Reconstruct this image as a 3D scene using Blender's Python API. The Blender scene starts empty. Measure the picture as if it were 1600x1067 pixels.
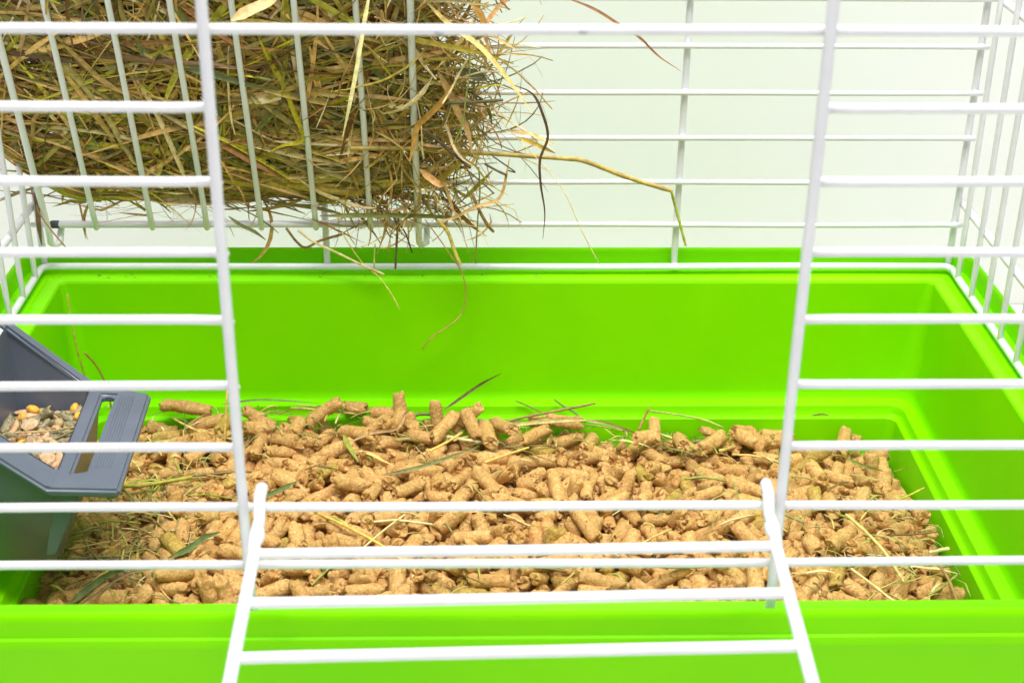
import bpy, bmesh, math, random
import numpy as np
from mathutils import Vector, Quaternion, Matrix, noise

# ---------------------------------------------------------------- camera, world, light, exposure
K = 0.00145                      # one modelling unit (u) = 1.45 mm
sc = bpy.context.scene
COL = sc.collection
CAM = (-1.6602, -293.3767, 206.3681)
PITCH, YAW, ROLL, FPX = 0.466, 0.0243, 0.0096, 2338.5
def cam_axes():
    f = Vector((math.sin(YAW)*math.cos(PITCH), math.cos(YAW)*math.cos(PITCH), -math.sin(PITCH)))
    rt = Vector((math.cos(YAW), -math.sin(YAW), 0)); up = rt.cross(f)
    return (rt*math.cos(ROLL)+up*math.sin(ROLL), -rt*math.sin(ROLL)+up*math.cos(ROLL), f)
RT, UP, FW = cam_axes()
cam = bpy.data.objects.new('camera', bpy.data.cameras.new('camera')); COL.objects.link(cam)
cam.matrix_world = Matrix(((RT.x, UP.x, -FW.x, CAM[0]*K), (RT.y, UP.y, -FW.y, CAM[1]*K), (RT.z, UP.z, -FW.z, CAM[2]*K), (0, 0, 0, 1)))
cam.data.sensor_width = 36; cam.data.lens = FPX*36/1600
cam.data.clip_start = 0.02; cam.data.clip_end = 20
cam.data.dof.use_dof = True; cam.data.dof.focus_distance = 482*K; cam.data.dof.aperture_fstop = 18.0
sc.camera = cam
w = bpy.data.worlds.new('World'); sc.world = w; w.use_nodes = True
w.node_tree.nodes['Background'].inputs['Color'].default_value = (0.93, 0.96, 1.0, 1)
w.node_tree.nodes['Background'].inputs['Strength'].default_value = 0.28
def area(name, loc, target, size, power, color=(1, 1, 1)):
    l = bpy.data.lights.new(name, 'AREA'); l.shape = 'RECTANGLE'; l.size, l.size_y = size; l.energy = power; l.color = color
    o = bpy.data.objects.new(name, l); COL.objects.link(o); o.location = loc
    o.rotation_euler = (Vector(target)-Vector(loc)).to_track_quat('-Z', 'Y').to_euler(); return o
area('ceiling_softbox', (0.04, -0.12, 1.35), (0.0, 0.12, -0.05), (0.9, 0.7), 38.5, (1.0, 0.985, 0.96))
area('front_softbox', (0.25, -1.25, 0.95), (0.0, 0.15, 0.0), (0.7, 0.7), 3.8, (1.0, 0.99, 0.98))
sc.view_settings.view_transform = 'Standard'; sc.view_settings.look = 'None'
sc.view_settings.exposure = 0.0; sc.view_settings.gamma = 1.0
sc.render.engine = 'CYCLES'; sc.cycles.max_bounces = 10; sc.cycles.diffuse_bounces = 6; sc.cycles.use_adaptive_sampling = False

# ---------------------------------------------------------------- helpers
def ray(px, py): return FW + RT*((px-800)/FPX) + UP*((533.5-py)/FPX)
def ony(px, py, y): d = ray(px, py); return Vector(CAM)+d*((y-CAM[1])/d.y)
def onz(px, py, z): d = ray(px, py); return Vector(CAM)+d*((z-CAM[2])/d.z)
def lin(*rgb): return tuple(((v/255)/12.92 if v/255 <= .04045 else ((v/255+.055)/1.055)**2.4) for v in rgb)
WL = {}                                                    # world location (u) of every object
def thing(name, label, cat, loc, group=None):
    o = bpy.data.objects.new(name, None); COL.objects.link(o); o.empty_display_size = 0.01
    o.location = Vector(loc)*K; o['label'] = label; o['category'] = cat
    if group: o['group'] = group
    WL[o] = Vector(loc); return o
def tag(o, label, cat, group=None):
    o['label'] = label; o['category'] = cat
    if group: o['group'] = group
    return o
def link(name, me, loc, parent=None):
    o = bpy.data.objects.new(name, me); COL.objects.link(o); WL[o] = Vector(loc)
    if parent: o.parent = parent; o.location = (Vector(loc)-WL[parent])*K
    else: o.location = Vector(loc)*K
    return o
def mesh(name, vs, fs, mats, parent=None, smooth=True, cols=None, origin=None, fmat=None):
    """vs in u, world coordinates"""
    V = np.array([tuple(v) for v in vs], float)
    c = Vector(origin) if origin else Vector((V.min(0)+V.max(0))/2)
    V = (V-np.array(tuple(c)))*K
    me = bpy.data.meshes.new(name); me.from_pydata(V.tolist(), [], fs)
    for m in (mats if isinstance(mats, (list, tuple)) else [mats]): me.materials.append(m)
    if smooth: me.polygons.foreach_set('use_smooth', [True]*len(me.polygons))
    if fmat is not None: me.polygons.foreach_set('material_index', fmat)
    if cols is not None:
        a = me.color_attributes.new('col', 'FLOAT_COLOR', 'POINT')
        a.data.foreach_set('color', np.array(cols, np.float32).ravel())
    me.update()
    return link(name, me, c, parent)
def catmull(P, n=6):
    P = [Vector(p) for p in P]
    if len(P) < 3: return [P[0].lerp(P[-1], i/n) for i in range(n+1)]
    Q = [P[0]*2-P[1]]+P+[P[-1]*2-P[-2]]; out = []
    for i in range(1, len(Q)-2):
        a, b, c, d = Q[i-1:i+3]
        for k in range(n):
            t = k/n; out.append(.5*((2*b)+(c-a)*t+(2*a-5*b+4*c-d)*t*t+(3*b-a-3*c+d)*t**3))
    out.append(P[-1]); return out
def tube_geo(P, r, n=10, cap=True, wob=0.0, seed=0):
    P = [Vector(p) for p in P]; vs = []; fs = []
    t0 = (P[1]-P[0]).normalized(); nn = t0.orthogonal().normalized()
    for i, p in enumerate(P):
        t = ((P[min(i+1, len(P)-1)]-P[max(i-1, 0)])).normalized()
        nn = (nn-t*nn.dot(t)).normalized(); bb = t.cross(nn)
        rr = r[i] if isinstance(r, (list, tuple)) else r
        for k in range(n):
            a = 2*math.pi*k/n; q = rr
            if wob: q += wob*noise.noise(Vector((p.x*.16+seed, p.y*.16+k*.3, p.z*.16-seed)))
            vs.append(p+(nn*math.cos(a)+bb*math.sin(a))*q)
    for i in range(len(P)-1):
        for k in range(n):
            fs.append((i*n+k, i*n+(k+1) % n, (i+1)*n+(k+1) % n, (i+1)*n+k))
    if cap:
        for e, s in ((0, -1), (len(P)-1, 1)):
            t = ((P[1]-P[0]) if e == 0 else (P[-1]-P[-2])).normalized()*s
            rr = r[e] if isinstance(r, (list, tuple)) else r
            b = len(vs); vs += [P[e]+(vs[e*n+k]-P[e])*.7+t*rr*.45 for k in range(n)]; vs.append(P[e]+t*rr*.6)
            for k in range(n):
                k2 = (k+1) % n
                q = (e*n+k, e*n+k2, b+k2, b+k); q2 = (b+k, b+k2, b+n)
                fs.append(q[::-1] if s < 0 else q); fs.append(q2[::-1] if s < 0 else q2)
    return vs, fs
def wire(name, P, r, mat, parent, step=7.0, wob=0.05, n=10):
    Q = [Vector(P[0])]
    for a, b in zip(P, P[1:]):
        a, b = Vector(a), Vector(b); m = max(1, int((b-a).length/step))
        Q += [a.lerp(b, (i+1)/m) for i in range(m)]
    s = sum(Q[0])*.37
    for q in Q[1:-1]:                                       # paint thickness and hand-bent wire are never dead straight
        q += Vector((noise.noise(q*.011+Vector((s, 0, 0))), noise.noise(q*.013+Vector((0, s, 5))), noise.noise(q*.012+Vector((3, 0, s)))))*.30
    vs, fs = tube_geo(Q, r, n, True, wob, s)
    return mesh(name, vs, fs, mat, parent)

# ---------------------------------------------------------------- materials
def mat(name):
    m = bpy.data.materials.new(name); m.use_nodes = True; nt = m.node_tree
    return m, nt, nt.nodes['Principled BSDF']
def N(nt, t, **kw):
    n = nt.nodes.new(t)
    for k, v in kw.items():
        if k in n.inputs: n.inputs[k].default_value = v
        else: setattr(n, k, v)
    return n
def noise_ramp(nt, scale, stops, detail=4, coord='Object', rough=.55, dist=0):
    tc = N(nt, 'ShaderNodeTexCoord'); no = N(nt, 'ShaderNodeTexNoise', Scale=scale, Detail=detail, Roughness=rough, Distortion=dist)
    nt.links.new(tc.outputs[coord], no.inputs['Vector']); cr = N(nt, 'ShaderNodeValToRGB')
    e = cr.color_ramp.elements
    while len(e) < len(stops): e.new(.5)
    for q, (p, c) in zip(e, stops): q.position = p; q.color = (*c, 1) if len(c) == 3 else c
    nt.links.new(no.outputs['Fac'], cr.inputs['Fac']); return no, cr
def bump(nt, b, src, strength, dist):
    bp = N(nt, 'ShaderNodeBump', Strength=strength, Distance=dist); nt.links.new(src, bp.inputs['Height'])
    nt.links.new(bp.outputs['Normal'], b.inputs['Normal']); return bp

M = {}
def white_paint(name, c0, c1):
    m, nt, b = mat(name)
    no, cr = noise_ramp(nt, 60, [(.35, c0), (.7, c1)], 3)
    nt.links.new(cr.outputs['Color'], b.inputs['Base Color']); b.inputs['Roughness'].default_value = .32
    tc = N(nt, 'ShaderNodeTexCoord'); n2 = N(nt, 'ShaderNodeTexNoise', Scale=260, Detail=3); nt.links.new(tc.outputs['Object'], n2.inputs['Vector']); bump(nt, b, n2.outputs['Fac'], .3, .0004)
    b.inputs['Coat Weight'].default_value = .25; b.inputs['Coat Roughness'].default_value = .15
    return m
M['wire'] = white_paint('white_coated_wire', (.70, .70, .73), (.76, .76, .79))
M['rack'] = white_paint('rack_wire_coating', (.78, .81, .79), (.84, .86, .85))
def green_plastic():
    m, nt, b = mat('lime_green_plastic')
    no, cr = noise_ramp(nt, 11, [(.3, (.175, .665, .0)), (.7, (.22, .725, .0))], 5)
    nt.links.new(cr.outputs['Color'], b.inputs['Base Color']); b.inputs['Roughness'].default_value = .38
    b.inputs['Specular IOR Level'].default_value = .07
    n2 = N(nt, 'ShaderNodeTexNoise', Scale=26, Detail=5, Roughness=.6)
    tc = N(nt, 'ShaderNodeTexCoord'); nt.links.new(tc.outputs['Object'], n2.inputs['Vector'])
    mr = N(nt, 'ShaderNodeMapRange'); mr.inputs['To Min'].default_value = .28; mr.inputs['To Max'].default_value = .55; nt.links.new(n2.outputs['Fac'], mr.inputs['Value']); nt.links.new(mr.outputs[0], b.inputs['Roughness'])
    bump(nt, b, n2.outputs['Fac'], .16, .0018)
    b.inputs['Subsurface Weight'].default_value = 0.0
    return m
M['green'] = green_plastic()
def grey_plastic():
    m, nt, b = mat('slate_grey_plastic')
    no, cr = noise_ramp(nt, 40, [(.3, (.105, .125, .165)), (.75, (.135, .155, .20))], 4)
    nt.links.new(cr.outputs['Color'], b.inputs['Base Color']); b.inputs['Roughness'].default_value = .34
    n2 = N(nt, 'ShaderNodeTexNoise', Scale=300, Detail=4); bump(nt, b, n2.outputs['Fac'], .12, .0003)
    return m
M['grey'] = grey_plastic()
m, nt, b = mat('dark_rubber'); b.inputs['Base Color'].default_value = (.05, .055, .06, 1); b.inputs['Roughness'].default_value = .6; M['rubber'] = m
m, nt, b = mat('weld_scar'); b.inputs['Base Color'].default_value = (.38, .38, .45, 1); b.inputs['Roughness'].default_value = .5; M['weld'] = m
def pellet_mat():
    m, nt, b = mat('pressed_sawdust')
    L = nt.links.new
    no, cr = noise_ramp(nt, 900, [(.30, (.24, .10, .022)), (.39, (.56, .33, .108)), (.56, (.70, .46, .175)), (.69, (.84, .63, .32))], 5, rough=.7)
    oi = N(nt, 'ShaderNodeObjectInfo'); at = N(nt, 'ShaderNodeAttribute', attribute_name='col')
    add = N(nt, 'ShaderNodeMath', operation='ADD'); L(oi.outputs['Random'], add.inputs[0]); L(at.outputs['Fac'], add.inputs[1])
    fr = N(nt, 'ShaderNodeMath', operation='FRACT'); L(add.outputs[0], fr.inputs[0])
    r2 = N(nt, 'ShaderNodeValToRGB'); e = r2.color_ramp.elements
    st = [(0, (.90, .80, .68)), (.3, (1.08, 1.02, .97)), (.55, (1.0, .97, .92)), (.75, (.93, .86, .80)), (.93, (1.06, 1.04, 1.0)), (.965, (.84, .88, .56)), (1, (.76, .84, .46))]
    while len(e) < len(st): e.new(.5)
    for q, (p, c) in zip(e, st): q.position = p; q.color = (*c, 1)
    L(fr.outputs[0], r2.inputs['Fac'])
    mx = N(nt, 'ShaderNodeMix', data_type='RGBA', blend_type='MULTIPLY'); mx.inputs['Factor'].default_value = 1
    L(cr.outputs['Color'], mx.inputs['A']); L(r2.outputs['Color'], mx.inputs['B'])
    n3, c3 = noise_ramp(nt, 210, [(.36, (.86, .77, .64)), (.62, (1.06, 1.05, 1.04))], 3)
    m3 = N(nt, 'ShaderNodeMix', data_type='RGBA', blend_type='MULTIPLY'); m3.inputs['Factor'].default_value = 1
    L(mx.outputs['Result'], m3.inputs['A']); L(c3.outputs['Color'], m3.inputs['B']); L(m3.outputs['Result'], b.inputs['Base Color'])
    b.inputs['Roughness'].default_value = .5; b.inputs['Specular IOR Level'].default_value = .45
    tc = N(nt, 'ShaderNodeTexCoord'); n2 = N(nt, 'ShaderNodeTexNoise', Scale=650, Detail=6, Roughness=.7); L(tc.outputs['Object'], n2.inputs['Vector'])
    bump(nt, b, n2.outputs['Fac'], .85, .0014)
    return m
M['pellet'] = pellet_mat()
def hay_mat():
    m, nt, b = mat('dried_grass'); L = nt.links.new
    at = N(nt, 'ShaderNodeAttribute', attribute_name='col')
    tc = N(nt, 'ShaderNodeTexCoord'); n2 = N(nt, 'ShaderNodeTexNoise', Scale=380, Detail=4); L(tc.outputs['Object'], n2.inputs['Vector'])
    mr = N(nt, 'ShaderNodeMapRange'); mr.inputs['From Min'].default_value = .3; mr.inputs['From Max'].default_value = .7
    mr.inputs['To Min'].default_value = .85; mr.inputs['To Max'].default_value = 1.5; L(n2.outputs['Fac'], mr.inputs['Value'])
    mx = N(nt, 'ShaderNodeVectorMath', operation='SCALE'); L(at.outputs['Color'], mx.inputs[0]); L(mr.outputs[0], mx.inputs['Scale'])
    L(mx.outputs[0], b.inputs['Base Color']); b.inputs['Roughness'].default_value = .48
    tr = N(nt, 'ShaderNodeBsdfTranslucent'); L(mx.outputs[0], tr.inputs['Color']); ms = N(nt, 'ShaderNodeMixShader'); ms.inputs[0].default_value = .10
    out = nt.nodes['Material Output']; L(b.outputs[0], ms.inputs[1]); L(tr.outputs[0], ms.inputs[2]); L(ms.outputs[0], out.inputs['Surface'])
    return m
M['hay'] = hay_mat()
def food_mat(name, a, c, scale=700):
    m, nt, b = mat(name); no, cr = noise_ramp(nt, scale, [(.3, a), (.7, c)], 4)
    nt.links.new(cr.outputs['Color'], b.inputs['Base Color']); b.inputs['Roughness'].default_value = .5
    tc = N(nt, 'ShaderNodeTexCoord'); n2 = N(nt, 'ShaderNodeTexNoise', Scale=700, Detail=5); nt.links.new(tc.outputs['Object'], n2.inputs['Vector']); bump(nt, b, n2.outputs['Fac'], .7, .0012); return m
def plain(name, a, c, scale, rough, coord='Object'):
    m, nt, b = mat(name); no, cr = noise_ramp(nt, scale, [(.35, a), (.65, c)], 3, coord)
    nt.links.new(cr.outputs['Color'], b.inputs['Base Color']); b.inputs['Roughness'].default_value = rough; return m

# ---------------------------------------------------------------- setting
X0, X1, D = -155.6, 166.5, 193.6                           # the cage's base wire rectangle (y from 0 to D)
BZ = -9.0
YF = -7.83                                                  # plane of the front bars
def quad(name, vs, m):
    o = mesh(name, vs, [(0, 1, 2, 3)], m, smooth=False); o['kind'] = 'structure'; return o
M['wall'] = plain('matt_wall_paint', (.695, .70, .665), (.73, .73, .71), 2.2, .55)
M['table'] = plain('white_table_laminate', (.80, .79, .79), (.84, .83, .83), 6, .4)
quad('table_surface', [(-900, -500, -91), (900, -500, -91), (900, 335, -91), (-900, 335, -91)], M['table'])
quad('back_wall', [(-900, 335.5, -300), (900, 335.5, -300), (900, 335.5, 900), (-900, 335.5, 900)], M['wall'])

# ---------------------------------------------------------------- green tray
def ring(d, z, r, seg=8):
    x0, x1, y0, y1 = X0-d, X1+d, YF-d, D+d; out = []
    for cx, cy, a0 in ((x1-r, y1-r, 0), (x0+r, y1-r, 90), (x0+r, y0+r, 180), (x1-r, y0+r, 270)):
        for k in range(seg+1):
            a = math.radians(a0+90*k/seg); y = cy+r*math.sin(a); out.append(Vector((cx+r*math.cos(a), y, z+front_lift(y, z, d))))
    return out
def front_lift(y, z, d):                                   # front lip bent up, channel and base wire bent down, hiding wire from camera
    t = max(0.0, min(1.0, (30-y)/45)); t = t*t*(3-2*t)
    return 2.5*t if (z > -8 or d > 7) and z > -20 else (-1.6*t if -13 < z and -5 < d < 7 else 0)
def swept(name, prof, parent, floor=False):
    vs = []; fs = []
    for d, z, r in prof: vs += ring(d, z, r)
    n = 36
    for i in range(len(prof)-1):
        for k in range(n): fs.append((i*n+k, i*n+(k+1) % n, (i+1)*n+(k+1) % n, (i+1)*n+k))
    if floor: b = (len(prof)-1)*n; fs.append(tuple(range(b, b+n)))
    o = mesh(name, vs, fs, M['green'], parent, smooth=True)
    me = o.data
    try: me.set_sharp_from_angle(angle=math.radians(32))
    except Exception: pass
    return o
tray = thing('cage_tray', 'lime green deep plastic tray under the white wire cage, filled with wood pellets', 'tray', ((X0+X1)/2, D/2, -90))
swept('outer_shell', [(3.5, -90, 12), (4.5, -86, 13), (8.2, -24, 14), (8.9, -16.2, 14), (9.2, -14.6, 14), (9.3, -13.8, 14)], tray)
swept('rim', [(9.3, -13.8, 14), (9.25, -11.9, 14), (9.15, -11.5, 14), (8.55, -11.2, 14), (8.5, -10.8, 14), (8.6, -7.0, 14), (8.4, -5.7, 14), (7.9, -4.9, 13.5), (7.4, -4.6, 13), (6.9, -5.1, 12), (6.6, -6.2, 12), (5.6, -10.9, 10), (4.9, -11.5, 9),
              (2.0, -11.7, 6), (-2.0, -11.7, 4), (-3.0, -11.0, 3.2), (-6.9, -10.9, 2.6), (-7.5, -11.1, 2.4), (-7.9, -11.9, 2.4)], tray)
swept('basin', [(-7.9, -11.9, 2.4), (-8.8, -25, 5), (-10.6, -53, 7), (-10.9, -55.2, 7), (-11.5, -56.1, 6.5), (-14.6, -56.6, 5), (-15.3, -57.0, 4.6), (-15.6, -57.8, 4.4), (-15.9, -60.0, 4.2),
                (-16.3, -60.5, 4), (-17.3, -60.7, 3.6), (-17.8, -61.2, 3.4), (-19.5, -82, 4), (-21.5, -84, 4)], tray, floor=True)

# settled poses of the pellets and of the food, 7 numbers each: kind, place in tenths of a unit, turn in hundredths
PELLETS = [
8,185,842,-595,-5,35,-92,8,311,1070,-590,52,-18,-49,7,343,759,-602,2,-35,93,7,-1183,723,-613,16,-58,-72,7,558,819,-634,31,34,-88,6,16,767,-606,40,-1,-1,
4,-928,749,-559,93,16,-1,6,-771,926,-612,14,65,70,6,-945,731,-597,13,77,61,5,-633,740,-619,21,-89,-41,8,991,768,-628,62,20,40,6,-1262,927,-616,-73,-68,-4,
4,-365,748,-625,1,-39,-91,5,814,751,-607,-47,63,-37,7,97,1202,-613,52,26,-2,5,-39,1007,-611,-48,-1,13,6,-250,1302,-613,3,-4,-95,5,-460,918,-620,10,50,-28,
6,833,1012,-621,38,44,78,5,-32,838,-604,-81,-24,33,7,-701,1544,-618,-62,-4,34,4,-105,1101,-601,-17,91,23,3,922,694,-604,-44,-76,-48,8,771,814,-626,-81,36,-3,
7,-780,1046,-617,80,60,0,6,1027,1693,-671,-1,76,-64,5,-433,1298,-593,12,-96,21,2,1117,731,-621,-32,-73,54,5,-734,649,-597,20,86,-45,7,-857,1482,-626,-82,-52,11,
5,1184,758,-645,-28,-45,43,6,-982,1526,-608,18,-23,-87,8,1143,1551,-667,87,-9,32,7,-240,916,-611,-42,57,-55,5,883,1338,-639,-38,-90,21,8,-398,1166,-622,-58,-30,42,
10,-548,703,-601,39,35,79,6,-145,1488,-621,68,-26,-28,4,-1139,957,-642,-26,2,-96,5,187,1501,-631,-2,-2,4,4,931,870,-612,-29,57,-64,7,1113,963,-596,-45,82,-35,
5,-750,767,-613,46,71,46,3,-265,686,-611,89,45,4,2,451,863,-623,-31,-73,58,6,26,1518,-628,-98,-19,7,5,-815,695,-606,-65,-24,-71,8,238,1305,-621,-64,-76,-1,
6,-974,1450,-649,79,-10,5,6,-421,1050,-621,-53,10,-16,6,-1037,1034,-620,0,23,-90,1,-567,814,-587,-26,-9,-13,7,293,1669,-648,-92,-32,12,10,1413,888,-656,-22,-32,-91,
4,647,985,-640,-71,-70,-6,3,974,812,-615,89,42,15,6,-1157,1160,-627,-31,91,-7,4,-1219,1500,-645,-21,0,2,10,-959,937,-588,-19,18,-35,6,-520,890,-609,82,45,-24,
10,322,724,-619,99,-6,-2,2,1347,766,-646,-17,71,67,6,-1092,1580,-619,92,7,19,10,-309,1121,-607,-16,95,-26,3,-1278,1310,-666,-22,-83,46,2,1075,805,-623,-30,61,-56,
2,-43,735,-636,3,-53,-82,4,727,1062,-629,17,38,-90,5,577,976,-635,35,32,30,5,738,1267,-621,59,11,19,5,-698,1606,-604,16,76,58,4,-502,725,-616,84,-19,5,
7,-862,781,-601,16,30,68,7,594,1579,-659,48,-30,-39,3,421,1215,-622,-46,-25,17,8,1138,1203,-625,-74,-63,23,2,383,917,-623,69,-10,21,10,-1094,890,-647,64,1,43,
5,-210,1413,-614,31,16,5,10,241,985,-627,26,2,-95,4,-821,1037,-604,-26,-17,59,5,1217,1444,-671,-28,-96,1,1,1157,821,-610,17,84,-27,3,485,788,-659,10,-8,91,
3,-895,1615,-592,9,-84,-50,10,480,1179,-639,8,16,-43,2,648,767,-633,-26,-38,60,2,866,1238,-632,-95,27,-9,10,-1199,1084,-625,-9,50,-68,4,1099,1243,-633,-69,-71,-9,
3,-1100,710,-621,-5,56,-83,7,698,974,-615,0,-44,-42,9,-1010,691,-604,47,-54,-70,2,963,1222,-632,18,80,58,8,-349,1065,-669,-70,67,23,10,-420,951,-603,59,-24,-8,
2,-214,1122,-633,-56,-35,41,6,615,667,-626,-45,-79,39,4,-265,776,-620,-65,-72,-12,2,-671,1366,-623,-57,26,-20,3,-563,1620,-608,53,24,40,10,-955,1037,-606,-44,-63,39,
1,1263,778,-650,52,-1,55,5,-541,1566,-632,-17,80,57,1,1168,914,-597,-3,-73,-60,2,-514,1121,-625,6,-99,10,1,-632,1130,-605,11,-95,12,5,-133,928,-660,-15,-99,-1,
6,-346,1656,-608,91,33,8,9,-679,996,-613,14,35,92,7,4,1280,-629,-18,46,79,10,467,1051,-659,-34,75,-42,6,-785,1572,-610,-47,-43,52,10,1353,1128,-665,9,-40,-87,
5,-1019,899,-632,-38,-87,24,4,858,1490,-665,-9,-42,-90,10,729,1103,-606,38,-90,19,4,-1123,1683,-637,4,54,-84,10,626,1150,-628,58,10,-81,3,1353,1514,-670,72,-17,-67,
2,187,1204,-619,25,-88,-29,2,1205,1190,-637,-96,5,27,3,-369,1240,-592,-72,-46,35,5,1081,676,-628,35,7,-18,7,-552,1292,-645,-22,76,-57,9,-378,781,-603,-34,18,90,
2,1381,1229,-664,58,-77,-26,6,-1248,870,-678,85,48,-17,8,-767,696,-641,-32,-77,-16,10,-147,1271,-634,75,-28,-7,3,147,1634,-648,-85,-30,5,7,712,881,-650,-82,57,0,
2,165,1073,-653,-28,-59,50,2,-310,916,-637,-6,92,-26,5,344,1317,-633,-41,46,-61,3,-374,1503,-624,-10,-39,-80,2,-832,874,-625,-10,-96,-13,4,957,1083,-617,-66,-41,42,
6,586,1192,-665,-34,-6,-1,6,-123,952,-628,-52,37,-72,2,1261,1276,-647,24,1,47,9,-887,1112,-599,-21,10,40,2,163,802,-623,55,52,14,1,-898,1534,-599,-14,-90,-32,
10,-342,866,-626,-24,-59,62,4,197,1570,-638,-20,-69,68,0,722,742,-626,44,6,-86,4,1065,1276,-654,9,-95,22,2,584,930,-657,-90,20,-25,10,-877,656,-607,75,-25,-16,
9,-656,835,-637,42,66,-59,0,1029,953,-611,4,4,78,1,-134,631,-586,-85,-46,14,7,123,1042,-657,27,54,21,10,523,1226,-613,84,50,3,1,-598,1043,-631,-36,-61,46,
5,11,1330,-612,30,10,91,7,39,1403,-643,92,-21,32,10,-1157,903,-666,-41,-19,-89,4,219,759,-652,10,8,-91,10,55,918,-642,27,-30,58,10,-1004,1170,-587,24,49,-60,
0,-1152,1052,-641,95,-12,-18,10,729,1634,-657,-44,26,-47,3,-820,1350,-629,82,-33,-31,2,-621,944,-644,-45,53,72,6,-1213,829,-668,22,-26,-79,8,1176,1057,-638,47,-36,-63,
7,-514,943,-609,-38,30,-85,12,-1355,890,-687,-39,56,44,4,-1153,1739,-637,-1,-99,-9,3,-388,919,-635,-16,-14,44,4,27,1652,-654,-55,72,-16,6,1048,641,-622,16,-67,67,
1,-178,1739,-627,-6,-59,-80,7,943,1544,-699,-31,44,-41,2,-290,1097,-639,24,75,42,2,821,1106,-615,-26,92,28,2,1329,1023,-663,-8,-43,87,9,-1099,1207,-644,59,42,58,
7,-95,1209,-627,-57,79,-14,10,-1035,1355,-636,27,-93,-24,5,282,920,-639,53,-61,-39,2,-99,1347,-620,-47,56,-60,1,-337,1595,-609,-89,-25,26,4,-1069,1506,-635,50,41,59,
4,-966,1147,-611,70,49,-21,5,498,657,-622,86,-34,6,5,906,658,-635,9,-51,74,5,-1295,1178,-688,67,-41,-32,5,-369,1349,-621,-39,-90,2,4,887,748,-610,30,3,92,
10,1268,939,-675,-70,48,25,2,1442,1090,-675,-62,1,71,6,290,1016,-640,-91,31,-5,7,191,670,-630,40,81,-29,4,211,1016,-648,-6,78,-9,5,-532,1181,-638,-42,41,-22,
10,-691,937,-628,1,-16,-16,5,611,1238,-634,-24,2,59,9,-1070,1422,-636,15,-95,-16,5,1074,1570,-679,-36,-4,37,10,1440,774,-696,30,-63,29,0,-698,1181,-606,28,-42,-74,
10,-302,1182,-614,4,1,24,9,106,1118,-640,-54,-84,5,5,-984,1589,-594,-84,-33,35,5,471,1331,-642,1,68,-49,2,774,1429,-658,-16,-97,9,4,-9,1061,-629,-68,57,12,
9,980,1549,-652,11,79,60,10,-980,911,-615,-6,-1,-52,3,611,1732,-687,85,4,53,5,318,902,-656,-42,-44,50,1,-663,881,-631,-49,41,-75,6,-1140,1210,-641,66,-39,-58,
2,676,1095,-626,2,-78,-57,10,-787,1413,-639,18,77,53,9,-456,1564,-611,-78,52,10,6,-73,1588,-663,11,-55,-81,1,751,893,-605,-43,47,76,2,53,1052,-623,-51,-54,66,
4,817,1682,-685,-45,66,-38,5,301,1474,-671,-45,7,-13,4,378,1028,-668,62,-47,-59,9,-714,1486,-632,-49,4,-21,0,303,1313,-615,76,-13,61,10,1004,1108,-642,36,-39,-75,
1,28,1222,-630,18,7,96,1,335,686,-639,-25,-62,74,2,-859,1039,-621,-45,-61,31,2,-497,1424,-599,-20,-9,94,2,-661,1045,-620,-36,80,42,1,-1251,1723,-649,6,63,-66,
6,376,1684,-670,16,-34,-73,10,-516,812,-616,12,33,73,10,493,951,-635,-81,29,-50,4,150,1343,-672,-61,6,11,4,-638,1689,-620,-25,-55,68,9,-529,1378,-594,27,-70,-55,
1,-1335,1537,-650,-45,20,-46,5,-1299,1379,-678,7,94,16,10,1311,913,-675,61,2,-57,1,151,1367,-639,-14,5,95,1,1307,1219,-675,-1,-71,66,1,1392,1480,-708,-73,-54,-41,
1,-951,672,-618,-5,-10,84,9,195,1170,-643,-42,-7,6,10,-1147,1364,-661,48,7,87,3,-15,943,-640,22,6,93,10,205,1315,-649,43,43,-28,3,888,1170,-638,-15,50,-84,
2,1059,1003,-612,32,-50,-14,5,1419,1132,-638,-61,-11,69,2,-636,1244,-625,-68,10,-38,3,1372,1073,-685,-19,-31,-92,4,167,637,-618,-78,38,40,10,377,1581,-667,-86,-22,29,
2,537,1115,-672,-30,-71,49,7,-262,1499,-648,-19,27,93,3,1074,922,-628,11,5,-70,3,1377,806,-658,-9,11,-18,9,161,964,-639,-39,26,-78,5,1117,1364,-646,-80,29,-50,
12,26,900,-623,-75,60,19,10,550,726,-644,-25,-30,44,15,-177,1046,-643,29,1,75,1,-229,719,-660,5,89,-17,4,960,1289,-642,60,16,56,8,-923,1505,-619,-37,-23,78,
13,-1066,674,-610,-31,29,89,7,-449,1246,-641,-74,-52,25,3,1189,646,-626,29,-60,-74,1,607,781,-641,-54,-43,56,5,-567,1348,-632,54,75,-35,13,232,849,-630,-2,-32,95,
10,-1077,1090,-644,-37,-1,92,10,488,915,-652,2,-97,20,2,1375,768,-680,31,94,-12,5,681,643,-629,-24,29,-51,4,-41,1340,-627,-51,61,-50,15,766,770,-624,-54,59,13,
5,1223,901,-645,58,-30,-62,9,441,1093,-654,28,12,52,2,1143,1449,-649,-42,-66,49,6,685,1349,-655,42,-39,-55,13,426,1348,-612,89,-37,-14,5,-842,978,-647,-6,-58,-80,
5,912,1411,-669,42,59,-65,15,872,896,-617,-60,-76,-2,6,-274,1703,-643,28,81,48,4,-1228,1575,-661,37,-39,-73,1,-1060,839,-653,-97,-4,-18,3,-285,1552,-649,-31,76,-58,
10,-1348,1713,-665,-68,73,6,10,-156,1353,-629,62,-65,-22,6,104,584,-591,44,70,55,3,992,1457,-666,-16,68,46,2,1322,1257,-675,4,33,92,5,-451,1356,-618,7,-6,-80,
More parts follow.
